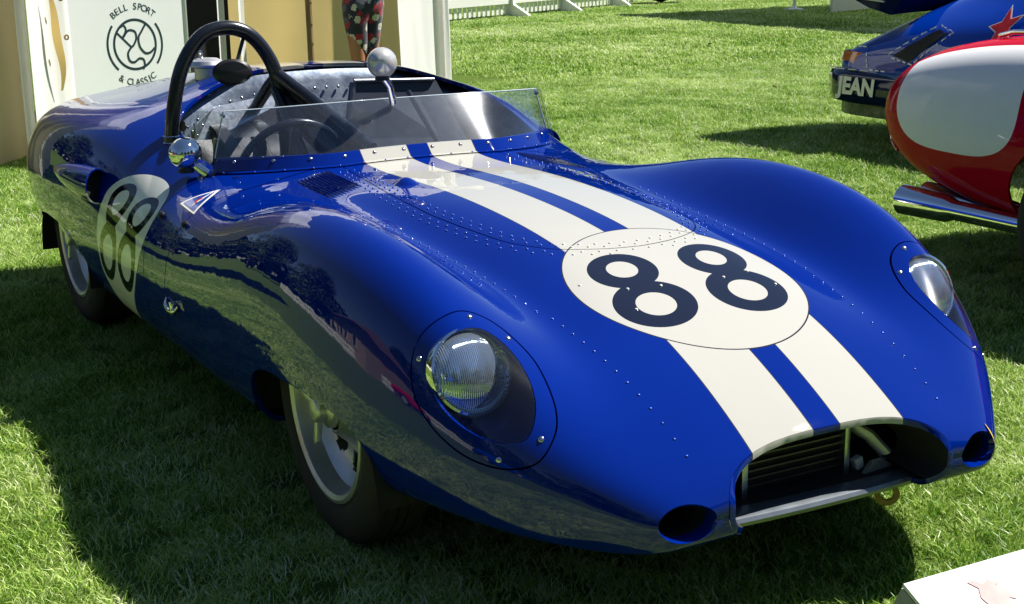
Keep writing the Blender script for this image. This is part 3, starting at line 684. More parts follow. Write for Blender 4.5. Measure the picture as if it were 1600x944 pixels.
# riveted stiffening plate with a slot, on the driver's side
mb = MB(); pl = [(-.50, .50), (-.50, .70), (-.47, .78), (-.40, .825), (-.20, .85), (-.13, .83), (-.10, .50)]
mb.add([bulk(y, z)+Vector((.002, 0, 0)) for y, z in pl]+[bulk(y, z)+Vector((.008, 0, 0)) for y, z in pl], [tuple(range(7)), tuple(range(13, 6, -1))]+[(i, (i+1) % 7, 7+(i+1) % 7, 7+i) for i in range(7)]).build('stiffening_plate', M_alup, car, smooth=False)
rv = []
for a, b in zip(pl[:-1], pl[1:]):
    L_ = math.hypot(b[0]-a[0], b[1]-a[1]); k = max(1, int(L_/.04))
    for i in range(k): t = (i+.5)/k; y, z = a[0]+(b[0]-a[0])*t, a[1]+(b[1]-a[1])*t; rv.append((bulk(y*.97-.01, z*.98-.002)+Vector((.008, 0, 0)), Vector((1, 0, .2))))
for k in range(26): y = -.55+1.1*k/25; rv.append((bulk(y, deck_under(y)-.055), Vector((1, 0, .2))))
for k in range(14): y = -.52+.4*k/13; rv.append((bulk(y, .74+.02*math.sin(k)), Vector((1, 0, .2))))
for (a, b) in ((-.46, .66), (-.43, .68), (-.40, .67), (-.44, .64), (-.41, .645), (-.385, .655)): rv.append((bulk(a, b)+Vector((.008, 0, 0)), Vector((1, 0, .2))))
rivets('bulkhead_rivets', rv, .0055, M_rivet, car, .6)
mb = MB(); sl = [(math.cos(a)*.018+(.045 if math.cos(a) > 0 else -.045), math.sin(a)*.018) for a in [2*math.pi*k/24+.01 for k in range(24)]]
mb.add([bulk(-.27+a, .775+b)+Vector((.0095, 0, 0)) for a, b in sl], [tuple(range(24))]); mb.build('belt_slot', M_bay, car, smooth=False)
# passenger-side tonneau panel with bright edge
TP = [(-1.50, -.02, .62), (-1.56, .06, .895), (-1.56, .36, .880), (-1.44, .46, .60)]
mb = MB(); mb.add([Vector(p) for p in TP]+[Vector(p)+Vector((-.012, 0, 0)) for p in TP], [(0, 1, 2, 3), (7, 6, 5, 4), (0, 1, 5, 4), (1, 2, 6, 5), (2, 3, 7, 6), (3, 0, 4, 7)])
mb.build('passenger_panel', plain('dark_blue_grey_trim', (.045, .055, .080), rough=.4, var=.25), car, smooth=False)
mb = MB(); mb.tube([(-1.556, .05, .897), (-1.556, .35, .884)], .007, 10); mb.build('panel_edge_trim', M_alup, car)
mb = MB(); mb.tube([(-1.50, -.03, .60), (-1.565, .05, .89)], .012, 8); mb.build('panel_stay', M_alu, car)
mb = MB(); mb.tube([(-1.45, .20, .86), (-1.12, .22, .60)], .009, 8); mb.build('cockpit_strut', M_hoop, car)
# seat
def seat(y0):
    st = bpy.data.objects.new('seat', None); COL.objects.link(st); st.parent = car
    for nm, c0, ang, d in (('seat_back', (-1.55, y0, .52), -18, (.09, .40, .44)), ('seat_cushion', (-1.30, y0, .33), 82, (.10, .40, .42))):
        mb = MB(); R = Matrix.Rotation(math.radians(ang), 3, 'Y')
        def f(u, v):
            a = (v-.5)*2; b = (u-.5)*2; x = d[0]*(.5*(1-abs(a)**4)*(1-abs(b)**4)+.35*abs(a)**2.2+.04*math.cos(a*18)*(1-b*b)); return Vector(c0)+R @ Vector((x, a*d[1]/2, b*d[2]/2))
        mb.grid(f, 22, 40); mb.build(nm, M_leather, st, thick=-.03)
seat(-.33); seat(.33)
for y in (-.40, -.26):
    mb = MB(); pts = bez([(-1.71, y, .775), (-1.62, y, .76), (-1.50, y+.01, .68), (-1.44, y+.01, .50), (-1.36, y, .42)], 24)
    mb.add([p+Vector((0, s_, 0)) for p in pts for s_ in (-.022, .022)], [(2*i, 2*i+1, 2*i+3, 2*i+2) for i in range(len(pts)-1)]).build('harness_strap', M_black, car, thick=.003)
# steering wheel
sw = bpy.data.objects.new('steering_wheel', None); COL.objects.link(sw); sw.parent = car
Ms = axis_matrix((-1.165, -.335, .668), (-.93, 0, .30))
mb = MB(); mb.tube([Ms @ Vector((.172*math.cos(a), .172*math.sin(a), 0)) for a in [2*math.pi*k/56 for k in range(56)]], .0125, 12, closed=True); mb.build('wheel_rim', M_hoop, sw)
for a in (.0, 2*math.pi/3, -2*math.pi/3):
    mb = MB(); r2 = Matrix.Rotation(a, 4, 'Z'); mb.add([Ms @ r2 @ Vector(p) for p in ((.03, -.016, .012), (.165, -.012, 0), (.165, .012, 0), (.03, .016, .012))], [(0, 1, 2, 3)]); mb.build('spoke', M_alup, sw, thick=.003)
mb = MB(); mb.lathe([(.04, .0), (.04, .02), (.028, .028), (0, .03)], 24, Ms); mb.tube([Ms @ Vector((0, 0, 0)), Ms @ Vector((0, 0, -.35))], .014, 8); mb.build('wheel_boss', M_black, sw)
# dash
mb = MB(); mb.grid(lambda u, v: (lambda y: Vector((-1.03-.35*max(0, abs(y)-.25)**1.5-.015*v, y, (.705-.05*abs(y)**2)-.20*v)))(-.55+1.1*u), 30, 4); mb.build('dashboard', M_black, car, thick=.004)
for (y, r_) in ((-.42, .035), (-.33, .045), (-.22, .045), (-.12, .035)):
    mb = MB(); mb.lathe([(r_, 0), (r_, .012), (r_*.9, .014), (r_*.88, .006), (0, .006)], 28, axis_matrix((-1.045, y, .62), (-1, 0, .1))); mb.build('gauge', M_chrome, car)
# roll hoop and braces
rh = bpy.data.objects.new('roll_hoop', None); COL.objects.link(rh); rh.parent = car
hp_ = bez([(-1.47, -.622, .30), (-1.46, -.622, .60), (-1.455, -.618, .745), (-1.45, -.602, .865), (-1.45, -.568, .985), (-1.45, -.505, 1.072), (-1.45, -.43, 1.098), (-1.45, -.355, 1.080), (-1.45, -.298, 1.020), (-1.45, -.262, .935), (-1.45, -.245, .80), (-1.45, -.24, .60), (-1.45, -.24, .32)], 96)
mb = MB(); mb.tube(hp_, .0225, 16); mb.build('hoop_tube', M_hoop, rh)
mb = MB(); mb.tube([(-1.452, -.262, .945), (-1.30, -.215, .880), (-1.03, -.128, .745)], .0215, 14); mb.build('forward_brace', M_hoop, rh)
mb = MB(); mb.tube([(-1.45, -.250, .86), (-1.22, -.20, .735), (-1.02, -.14, .65)], .024, 12, flat=1.6); mb.add([(-1.45, -.262, .93), (-1.03, -.128, .735), (-1.03, -.13, .655), (-1.45, -.252, .84)], [(0, 1, 2, 3)]); mb.build('brace_gusset', M_hoop, rh)
mb = MB(); mb.tube([(-1.45, -.27, .90), (-1.25, -.265, .72), (-1.13, -.26, .55), (-1.05, -.26, .40)], .017, 12); mb.build('inner_brace', M_hoop, rh)
mb = MB(); mb.tube([(-1.45, -.262, .945), (-1.9, -.25, .70)], .020, 12); mb.build('rear_brace', M_hoop, rh)
for z in (.755, .775):
    mb = MB(); mb.tube([(-1.455, -.6165+.0245*math.cos(a), z+.0) if False else (-1.455+.0245*math.sin(a), -.6165+.0245*math.cos(a), z) for a in [2*math.pi*k/20 for k in range(20)]], .002, 6, closed=True); mb.build('hoop_clip', M_chrome, rh)
# fuel filler
fc = bpy.data.objects.new('fuel_filler', None); COL.objects.link(fc); fc.parent = car
p, n = on_top(-1.90, -.345); M2 = axis_matrix(p, (0, 0, 1), (1, 0, 0))
mb = MB(); mb.lathe([(.044, -.01), (.044, .028), (.040, .03)], 32, M2); mb.build('filler_neck', M_silver, fc)
mb = MB(); mb.lathe([(.040, .028), (.056, .032), (.058, .040), (.052, .052), (.035, .060), (0, .063)], 36, M2); mb.build('filler_lid', M_silver, fc)
mb = MB(); mb.tube([M2 @ Vector((.012*math.cos(a), -.02, .072+.012*math.sin(a))) for a in [2*math.pi*k/20 for k in range(20)]], .0035, 8, closed=True); mb.build('filler_ring', M_chrome, fc); mb = MB(); mb.tube([M2 @ Vector((-.05, 0, .045)), M2 @ Vector((-.075, 0, .035)), M2 @ Vector((-.078, 0, .01))], .007, 8); mb.build('filler_latch', M_chrome, fc)
# black oval pad mirror behind the hoop
mb = MB(); M2 = axis_matrix((-1.40, -.425, .965), (.9, -.1, .1)); mb.lathe([(0, -.012), (.045, -.010), (.056, 0), (.045, .010), (0, .012)], 32, M2 @ Matrix.Diagonal((.72, 1.12, 1, 1)) @ Matrix.Rotation(0, 4, 'Z')); mb.tube([(-1.41, -.42, .95), (-1.46, -.36, 1.07)], .006, 8); mb.build('head_pad', M_black, car)
# mirrors
def mirror(pos, r_, ax, foot, mat):
    mr = bpy.data.objects.new('mirror', None); COL.objects.link(mr); mr.parent = car
    M2 = axis_matrix(pos, ax)
    mb = MB(); mb.lathe([(0, r_*1.18), (r_*.35, r_*1.10), (r_*.66, r_*.88), (r_*.87, r_*.52), (r_*.97, r_*.12), (r_, -.1*r_), (r_*.98, -.28*r_), (r_*.9, -.30*r_), (0, -.27*r_)], 40, M2); mb.build('mirror_shell', mat, mr)
    mb = MB(); mb.tube([Vector(pos)-Vector((0, 0, r_*.75)), Vector(foot[0]), Vector(foot[1])], [.010, .008, .010], 10, flat=1.6); mb.build('mirror_stalk', M_chrome, mr)
    mb = MB(); mb.lathe([(r_*.50, -.006), (r_*.42, .012), (r_*.2, .026), (0, .028)], 24, axis_matrix(Vector(pos)-Vector((0, 0, r_*1.02)), (0, 0, 1)))
    mb.build('mirror_boot', M_black, mr)
M_paintsilver = simple('silver_mirror_paint', (.62, .62, .60), rough=.22, metal=.35, var=.1, scale=40, coat=.6)
mirror((-1.03, -.085, 1.002), .046, (.80, -.55, .25), ((-1.045, -.055, .93), (-1.075, -.030, .874)), M_paintsilver)
mirror((-1.20, -.652, .755), .049, (.78, -.62, .05), ((-1.185, -.63, .72), (-1.17, -.600, .692)), M_chrome)
# side scoop on the rear wing, mirrored
for sy in (-1, 1):
    mb = MB()
    def sc(u, v, k=1.0):
        x = -2.06+.47*u+.03*math.cos(v*math.pi*2)*u; s_ = math.sin(min(1, u*1.02)*math.pi/2)**.75; a = 2*math.pi*v
        c, _ = on_skin((x, sy*.80, .60)); yy = c.y+sy*(.018+.048*s_*k*math.cos(a)); zz = .618+.056*s_*k*math.sin(a)
        return Vector((x, yy, zz))
    mb.grid(lambda u, v: sc(u, v), 26, 41); mb.build('brake_scoop', M_paint, car, thick=.004, weld=True)
    mb = MB(); c = [sc(.93, k/40, .97) for k in range(41)]; mb.add(c, [tuple(range(41))]); mb.build('scoop_throat', M_bay, car, smooth=False)
# latch, badge, small fittings on the right side
mb = MB()
c, n = on_skin((-.905, -.80, .372)); pts = bez([c+Vector((-.06, -.002, .016)), c+Vector((-.04, -.010, .0)), c+Vector((0, -.013, -.008)), c+Vector((.035, -.011, -.002)), c+Vector((.05, -.002, .014))], 20)
mb.tube(pts, [.005]*4+[.0075]*(len(pts)-8)+[.005]*4, 10); mb.box(c+Vector((.02, -.01, .004)), (.02, .016, .034)); mb.build('bonnet_latch', M_chrome, car, bevel=.002)
def decal(name, poly, mat, lift, proj=on_top):
    mb = MB(); c = np.mean(poly, 0); vs = []; R = 5; P_ = len(poly)
    for r_ in range(R+1):
        for q in poly:
            p, n = proj(c+(np.array(q)-c)*r_/R); vs.append(p+n*lift)
    mb.add(vs, [(r_*P_+k, r_*P_+(k+1) % P_, (r_+1)*P_+(k+1) % P_, (r_+1)*P_+k) for r_ in range(R) for k in range(P_)]); return mb.build(name, mat, badge, weld=True)
badge = bpy.data.objects.new('badge', None); COL.objects.link(badge); badge.parent = car
def dens(poly, k=6):
    out = []
    for a, b in zip(poly, poly[1:]+poly[:1]):
        for i in range(k): out.append(tuple(np.array(a)+(np.array(b)-np.array(a))*i/k))
    return out
T_ = [np.array(p) for p in ((-1.085, -.712, .630), (-1.030, -.606, .667), (-.940, -.716, .620))]; cT = sum(T_)/3
decal('badge_border', dens([tuple(p) for p in T_]), M_white, .0014, on_skin)
decal('badge_field', dens([tuple(cT+(p-cT)*.78) for p in T_]), M_badgeblue, .0026, on_skin)
e_a, e_b = (T_[1]-cT), (T_[2]-T_[0])/2
decal('badge_bar', dens([tuple(cT+e_a*a+e_b*b) for a, b in ((.95, -.05), (.1, .18), (-.35, .12), (-.1, .05))], 4), M_white, .0036, on_skin)
decal('badge_emblem', dens([tuple(cT+e_a*a+e_b*b) for a, b in ((.25, -.08), (.18, .12), (.02, .05), (-.10, .2), (-.14, .02), (.03, -.08), (.06, .0))], 3), M_red_badge, .0044, on_skin)
for q in ((-.93, -.733, .585), (-1.13, -.745, .585)):
    mb = MB(); c, n = on_skin(q); mb.lathe([(.011, -.002), (.011, .008), (.006, .012), (0, .012)], 16, axis_matrix(c, n)); mb.build('fastener_stud', M_black, car)
# nose: splitter bar, cooler, braces, towing eye, tape mark
mb = MB(); pr = [(-.045, .006), (-.02, .010), (.0, .0105), (.012, .0075), (.0165, 0), (.012, -.010), (0, -.0135), (-.04, -.012)]; n = 30; vs = []
for k in range(n+1):
    y = -.266+.532*k/n; x0 = .862-.20*y*y; z0 = .240+.010*(1-(y/.266)**2)*.2-.003*y/.266
    vs += [(x0+a, y, z0+b) for a, b in pr]
mb.add(vs, [(k*8+j, k*8+(j+1) % 8, (k+1)*8+(j+1) % 8, (k+1)*8+j) for k in range(n) for j in range(8)]+[tuple(range(8)), tuple(n*8+j for j in range(8))[::-1]]).build('splitter_bar', simple('satin_aluminium', (.26, .29, .33), rough=.35, metal=.7, var=.08), car)
oc = bpy.data.objects.new('radiator', None); COL.objects.link(oc); oc.parent = car
mb = MB(); mb.box((.745, 0, .318), (.02, .27, .145)); mb.build('radiator_core', M_bay, oc, smooth=False)
mb = MB(); mb.box((.76, -.137, .315), (.05, .016, .15)); mb.build('radiator_tank', M_alup, oc, bevel=.003); mb = MB(); mb.box((.76, .137, .315), (.05, .016, .15)); mb.build('radiator_tank', M_alup, oc, bevel=.003)
for k in range(8): mb = MB(); mb.box((.758, 0, .262+.0165*k), (.012, .262, .0035)); mb.build('radiator_fin', plain('radiator_fin_metal', (.16, .15, .14), rough=.4, metal=.8) if k == 0 else M_fin, oc, smooth=False) if k == 0 else mb.build('radiator_fin', M_fin, oc, smooth=False); M_fin = bpy.data.materials['radiator_fin_metal']
mb = MB(); mb.tube([(.70, .17, .35), (.76, .22, .31), (.79, .25, .265)], .009, 8, flat=1.7); mb.tube([(.70, .15, .33), (.72, .20, .335)], .007, 8); mb.build('intake_brace', M_silver, car)
mb = MB(); mb.add([(.80, .16, .242), (.80, .185, .272), (.79, .225, .268), (.79, .27, .242), (.81, .16, .242), (.81, .185, .272), (.80, .225, .268), (.80, .27, .242)], [(0, 1, 2, 3), (7, 6, 5, 4), (0, 1, 5, 4), (1, 2, 6, 5), (2, 3, 7, 6)]); mb.build('towing_bracket', M_silver, car, smooth=False)
mb = MB(); mb.box((.775, .175, .262), (.018, .022, .026), Matrix.Rotation(.3, 3, 'X')); mb.build('white_connector', M_white, car, bevel=.002)
mb = MB(); mb.lathe([(.014, -.004), (.026, -.004), (.026, .004), (.014, .004)], 32, axis_matrix((.852, .19, .214), (.8, -.6, 0)), closed=True); mb.build('towing_eye', M_oldgold, car)
mb = MB(); vs = []
for k in range(15):
    z = .258+.080*k/14; c, n = on_skin((.905-.012*(k/14), .424-.004*k/14, z)); w_ = .0075*math.sin(math.pi*(k+.4)/14.8)
    vs += [c+n*.0018+Vector((-w_*.7, w_*.7, 0)), c+n*.0018+Vector((w_*.7, -w_*.7, 0))]
mb.add(vs, [(2*k, 2*k+1, 2*k+3, 2*k+2) for k in range(14)]).build('tape_mark', M_yellow, car, smooth=False)
# ------------------------------------------------------------------ lawn
def ground_m():
    s = NB('lawn_ground'); p = s.pos(); a = s.noise(p, .45, 3); b = s.noise(p, 9, 6, .7); c = s.noise(p, 130, 3)
    g = s.mix(b.outputs[0], (.04, .10, .010), (.27, .40, .06)); g = s.mix(s.ma('MULTIPLY', a.outputs[0], .5), g, (.14, .22, .04)); g = s.mix(s.ma('MULTIPLY', c.outputs[0], .6), g, (.03, .06, .012))
    s.set(base=g, rough=.9, spec=.1); s.bump(c.outputs[0], .9, .03); return s.m
M_ground = ground_m()
mb = MB(); n = 40
def gg(u, v):
    a = (u-.5)*2; b = (v-.5)*2; return Vector((math.copysign(abs(a)**3, a)*900-4, math.copysign(abs(b)**3, b)*900+3, 0))
mb.grid(gg, n, n); gr = mb.build('ground', M_ground, None, smooth=False); tag(gr, kind='structure')
def blade_m():
    s = NB('grass_blade'); at = s.n('ShaderNodeAttribute', attribute_name='tone'); oi = s.n('ShaderNodeObjectInfo'); p = s.pos()
    big = s.noise(p, .55, 3); big2 = s.noise(p, 3.2, 4); f = s.ma('ADD', s.ma('MULTIPLY', at.outputs['Fac'], .85), s.ma('MULTIPLY', s.ma('SUBTRACT', big2.outputs[0], .5), .9))
    f = s.ma('ADD', f, s.ma('MULTIPLY', s.ma('SUBTRACT', big.outputs[0], .5), 1.3))
    c = s.ramp(f, [(.0, (.09, .22, .018)), (.28, (.30, .49, .06)), (.62, (.54, .68, .19)), (.92, (.82, .86, .56))])
    s.set(base=c, rough=.42, spec=.35)
    tl = s.n('ShaderNodeBsdfTranslucent'); s.l(c, tl.inputs[0]); mx = s.n('ShaderNodeMixShader'); mx.inputs[0].default_value = .30
    s.l(s.b.outputs[0], mx.inputs[1]); s.l(tl.outputs[0], mx.inputs[2]); s.l(mx.outputs[0], s.out.inputs[0]); return s.m
M_blade = blade_m()
def tuft(name, nb, rad, h0, h1, wd):
    vs, fs, tone = [], [], []
    for k in range(nb):
        r_ = rad*math.sqrt(random.random()); a = random.uniform(0, 6.283); x, y = r_*math.cos(a), r_*math.sin(a); h = random.uniform(h0, h1); w_ = wd*random.uniform(.6, 1.2); d = random.uniform(0, 6.283)
        ln = random.uniform(.3, 1.7)*h; e = random.uniform(0, 6.283); dx, dy = math.cos(d)*w_/2, math.sin(d)*w_/2; lx, ly = math.cos(e)*ln, math.sin(e)*ln; o = len(vs)
        vs += [(x-dx, y-dy, -.004), (x+dx, y+dy, -.004), (x+lx*.35+dx*.85, y+ly*.35+dy*.85, h*.6), (x+lx*.35-dx*.85, y+ly*.35-dy*.85, h*.6), (x+lx, y+ly, h)]
        fs += [(o, o+1, o+2, o+3), (o+3, o+2, o+4)]; t = random.random()**1.3; tone += [t]*5
    me = bpy.data.meshes.new(name); me.from_pydata(vs, [], fs); me.materials.append(M_blade); at = me.attributes.new('tone', 'FLOAT', 'POINT'); at.data.foreach_set('value', tone); return me
def lawn(name, poly, dens, me, seed, smin, smax, spot):
    t = bpy.data.objects.new('grass', me); COL.objects.link(t); t.location = spot; tag(t, kind='stuff')
    g = bpy.data.node_groups.new(name, 'GeometryNodeTree'); g.interface.new_socket('Geometry', in_out='INPUT', socket_type='NodeSocketGeometry'); g.interface.new_socket('Geometry', in_out='OUTPUT', socket_type='NodeSocketGeometry')
    N = g.nodes; gi = N.new('NodeGroupInput'); go = N.new('NodeGroupOutput'); d = N.new('GeometryNodeDistributePointsOnFaces'); d.inputs['Density'].default_value = dens; d.inputs['Seed'].default_value = seed
    ob = N.new('GeometryNodeObjectInfo'); ob.inputs['Object'].default_value = t; ob.inputs['As Instance'].default_value = True
    ip = N.new('GeometryNodeInstanceOnPoints'); rr = N.new('FunctionNodeRandomValue'); rr.data_type = 'FLOAT_VECTOR'; rr.inputs[0].default_value = (-.12, -.12, 0); rr.inputs[1].default_value = (.12, .12, 6.28)
    rs = N.new('FunctionNodeRandomValue'); rs.data_type = 'FLOAT'; rs.inputs[2].default_value = smin; rs.inputs[3].default_value = smax
    L = g.links.new; L(gi.outputs[0], d.inputs[0]); L(d.outputs['Points'], ip.inputs['Points']); L(ob.outputs['Geometry'], ip.inputs['Instance']); L(rr.outputs[0], ip.inputs['Rotation']); L(rs.outputs[1], ip.inputs['Scale']); L(ip.outputs[0], go.inputs[0])
    m2 = bpy.data.meshes.new(name); m2.from_pydata([(a, b, .001) for a, b in poly], [], [tuple(range(len(poly)))]); m2.materials.append(M_blade)
    o = bpy.data.objects.new('grass', m2); COL.objects.link(o); md = o.modifiers.new('scatter', 'NODES'); md.node_group = g; tag(o, kind='stuff'); return o
T1 = tuft('grass_tuft_near', 60, .055, .010, .027, .0030)
T2 = tuft('grass_tuft_mid', 80, .10, .014, .030, .0048)
T3 = tuft('grass_tuft_far', 90, .20, .016, .034, .009)
lawn('lawn_near', [(2.2, -2.4), (2.2, 1.6), (.2, 3.2), (-4.2, 3.2), (-4.2, -2.4)], 420, T1, 1, .8, 1.25, (.9, -1.9, 0))
lawn('lawn_mid', [(2.2, 1.6), (1.2, 4.2), (-1.5, 8.2), (-9.0, 8.2), (-9.0, -2.4), (-4.2, -2.4), (-4.2, 3.2), (.2, 3.2)], 150, T2, 2, .8, 1.3, (-4.4, 3.4, 0))
lawn('lawn_far', [(-1.5, 8.2), (-7, 22), (-26, 24), (-27, 5), (-9.0, 5), (-9, 8.2)], 48, T3, 3, .8, 1.4, (-9.5, 8.6, 0))
# fallen leaves
M_leaf = plain('dry_leaf', (.40, .21, .10), rough=.7, var=.3, scale=30)
for i, ((x, y), sz, lb) in enumerate(((( -16.0, 8.25), .11, 'dry leaf on the grass near the marquee end of the picket fence'), ((-15.75, 9.9), .13, 'dry brown leaf on the grass a little in front of the fence foot'), ((-11.3, 9.0), .10, 'dry leaf on open lawn midway between marquee and blue show car'), ((-12.0, 10.5), .10, 'dry leaf on the lawn close to the big dark shadow of the added roof'), ((-6.95, 6.4), .085, 'dry leaf on the lawn just behind the blue show car'), ((-17.2, 11.3), .11, 'dry leaf lying right in front of the picket fence gap'))):
    mb = MB(); M2 = Matrix.Translation((x, y, .042)) @ Matrix.Rotation(i*1.3, 4, 'Z')
    mb.grid(lambda u, v: M2 @ Vector(((u-.5)*sz, (v-.5)*sz*.55*math.sin(math.pi*min(.97, max(.03, u))), .012*math.sin(u*3+i)+.25*abs(v-.5)*sz*.3)), 9, 5)
    tag(mb.build('fallen_leaf', M_leaf, None, thick=.001), lb, 'leaf', 'fallen leaves on the lawn')

# ------------------------------------------------------------------ marquee
A0, B0 = Vector((-6.363, -.121, 0)), Vector((-7.635, 3.595, 0)); TD = (B0-A0).normalized(); TN = Vector((TD.y, -TD.x, 0))   # TN points at the camera side
if TN.dot(Vector((2.9, -1.9, 0))-A0) < 0: TN = -TN
def tp(s, d, z): q = A0+TD*s+TN*d; return Vector((q.x, q.y, z))
def canvas(name, col, tl=.35, v=.05):
    s = NB(name); o = s.obj(); nz = s.noise(o, 2.2, 4); n2 = s.noise(o, 160, 2)
    c = s.mix(nz.outputs[0], tuple(a*(1-v) for a in col), tuple(min(1, a*(1+v)) for a in col)); s.set(base=c, rough=.75, spec=.2); s.bump(n2.outputs[0], .12, .003)
    t = s.n('ShaderNodeBsdfTranslucent'); s.l(c, t.inputs[0]); m = s.n('ShaderNodeMixShader'); m.inputs[0].default_value = tl; s.l(s.b.outputs[0], m.inputs[1]); s.l(t.outputs[0], m.inputs[2]); s.l(m.outputs[0], s.out.inputs[0]); return s.m
M_cream = canvas('cream_canvas', (.84, .74, .50)); M_drape = canvas('white_canvas', (.93, .93, .91), .45); M_lining = canvas('yellow_lining', (.80, .56, .20), .1); M_glow = canvas('sunlit_cream_canvas', (.86, .76, .50), .62); M_grey = canvas('grey_white_canvas', (.86, .86, .82), .4)
tent = thing('marquee', 'white and cream canvas marquee with open drapes behind the blue racing car', 'tent', tuple(tp(2, 0, 0)))
inv = Matrix.Translation(-tent.location)
def tb(mb, name, mat, **kw):
    mb.v = [tuple(Vector(p)-tent.location) for p in mb.v]; return mb.build(name, mat, tent, **kw)
def cloth(s0, s1, d0, amp, waves, z1=2.6, seed=0, sag=0., z0=.02, nu=90, nv=40, taper=0., lean=0., slope=0.):
    ph = random.Random(seed).uniform(0, 6)
    def f(u, v):
        s = s0+(s1-s0)*u; z = z0+(z1-z0)*v; k = 1-v*.35
        d = d0+amp*k*(math.sin(u*waves*6.283+ph+.5*math.sin(v*3+ph))+.35*math.sin(u*waves*9+ph*2+v*4)+.06*math.sin(u*waves*23+v*9))+sag*math.sin(v*math.pi)+slope*(.5-u)
        return tp(s+taper*(1-v)*(.5-u)+lean*(1-v), d, z)
    mb = MB(); mb.grid(f, nu, nv); return mb
tb(cloth(-1.3, -.30, -.30, .03, 3, seed=1), 'wall_panel', M_cream, thick=.002)
tb(cloth(-.42, .24, -.10, .012, 1.2, seed=11, slope=.46), 'wall_panel', M_cream, thick=.002)
Q0, Q1 = Vector((-7.40, 3.08, 0)), Vector((-9.32, 1.38, 0)); QD = (Q1-Q0).normalized(); QN = Vector((QD.y, -QD.x, 0))
def wallf(u, v):
    d = .030*math.sin(u*11+v)+.012*math.sin(u*27+v*3); q = Q0.lerp(Q1, u)+QN*d; return Vector((q.x, q.y, .02+2.6*v))
mb = MB(); mb.grid(wallf, 80, 30); tb(mb, 'wall_panel', M_glow, thick=.002)
tb(cloth(3.00, 3.96, .02, .022, 1.3, seed=3, lean=.06, slope=.42), 'drape', M_drape, thick=.002)
tb(cloth(3.78, 3.95, -.08, .02, 1.2, seed=9, lean=.05, nu=30, slope=.12), 'drape', M_drape, thick=.002)
tb(cloth(-.02, .38, .06, .030, 1.1, seed=4, taper=-.05, slope=.26), 'drape', M_drape, thick=.002)
tb(cloth(-.04, .06, .06, .012, 1.0, seed=6, nu=30, slope=.06), 'drape', M_grey, thick=.002)
tb(cloth(1.53, 1.66, -.05, .012, 1.0, seed=7, nu=30, slope=.10), 'drape', M_grey, thick=.002)
tb(cloth(1.70, 1.80, -.02, .012, 1.0, seed=8, nu=30, slope=.07), 'drape', M_grey, thick=.002)
mb = MB(); mb.grid(lambda u, v: tp(.165+.045*u*(.3+math.sin(v*3))+.07*(1-v)+.01*math.sin(v*9), .125-.06*(1-v)+.012*math.sin(v*5), .45+.62*v), 6, 24); tb(mb, 'lining_gap', M_lining, thick=.002)
mb = MB(); a, b = tp(1.2, -.35, 0), tp(1.9, -.35, 0); mb.add([a, b, b+Vector((0, 0, 2.6)), a+Vector((0, 0, 2.6))], [(0, 1, 2, 3)]); tb(mb, 'opening_shade', M_bay, thick=.01)  # black sheet stands in for the shade inside the tent opening
for z, s in ((1.02, .283), (.78, .292)):
    mb = MB(); mb.lathe([(.009, -.002), (.018, -.002), (.018, .004), (.009, .004)], 20, axis_matrix(tp(s, .09 if s > .2875 else .075, z), TN), closed=True); tb(mb, 'eyelet', M_oldgold)
def wood_m():
    s = NB('wood_pole'); o = s.obj(); m = s.n('ShaderNodeMapping'); m.inputs['Scale'].default_value = (12, 12, 1.2); s.l(o, m.inputs[0]); nz = s.noise(m.outputs[0], 4, 6, .7); s.set(base=s.ramp(nz.outputs[0], [(.3, (.17, .10, .05)), (.7, (.36, .24, .13))]), rough=.6); s.bump(nz.outputs[0], .3, .004); return s.m
M_wood = wood_m()
mb = MB(); mb.tube([tp(2.415, -.05, 0), tp(2.40, -.05, 1.4), tp(2.40, -.05, 2.7)], .024, 14); tb(mb, 'pole', M_wood)
mb = MB()
for z in (.74, .90, 1.06, .60): mb.lathe([(.006, -.001), (.006, .004), (0, .004)], 10, axis_matrix(tp(2.41, -.026, z), TN))
tb(mb, 'pole_bolts', M_black)['kind'] = 'stuff'
mb = MB(); mb.grid(lambda u, v: tp(-1.3+4.75*u, .15-3.4*v, 2.62+1.5*math.sin(math.pi*v)+.12*math.sin(u*math.pi*4)**2*-1), 40, 20); tb(mb, 'roof', M_drape, thick=.003)
mb = MB(); mb.grid(lambda u, v: tp(-1.3+5.3*u, .17+.01*math.sin(u*60), 2.36+.28*v), 90, 4); tb(mb, 'valance', M_drape, thick=.003)
mb = MB()
for (a, b) in (((-1.3, 0), (-1.3, -3.3)), ((-1.3, -3.3), (1.6, -3.3))):
    mb.grid(lambda u, v: tp(a[0]+(b[0]-a[0])*u, a[1]+(b[1]-a[1])*u, 2.62*v), 12, 6)
tb(mb, 'side_wall', M_drape, thick=.003)
# logo board
bd = thing('logo_board', 'tall white board with a dark round monogram logo reading BELL SPORT & CLASSIC', 'sign', tuple(tp(.77, -.06, 0)))
def bl(s, z, d=0): return tp(s, -.06+d, z)-bd.location
mb = MB(); mb.add([bl(a, b, c) for c in (0, -.03) for a, b in ((.385, .02), (1.30, .02), (1.30, 2.15), (.385, 2.15))], [(0, 1, 2, 3), (7, 6, 5, 4), (0, 4, 5, 1), (1, 5, 6, 2), (2, 6, 7, 3), (3, 7, 4, 0)]); mb.build('board', plain('white_board', (.88, .90, .89), rough=.35, var=.02, coat=.2), bd, smooth=False)
mb = MB(); [mb.box(bl(s, 1.08, .0), (.02, .02, 2.16)) for s in (.375, 1.31)]; mb.build('board_edge', M_white, bd, bevel=.003)
M_ink = plain('dark_green_ink', (.010, .035, .045), rough=.5, var=.05)
LC = (.892, .692)
def lp(a, b): return bl(LC[0]+a, LC[1]+b, .019 if True else 0)
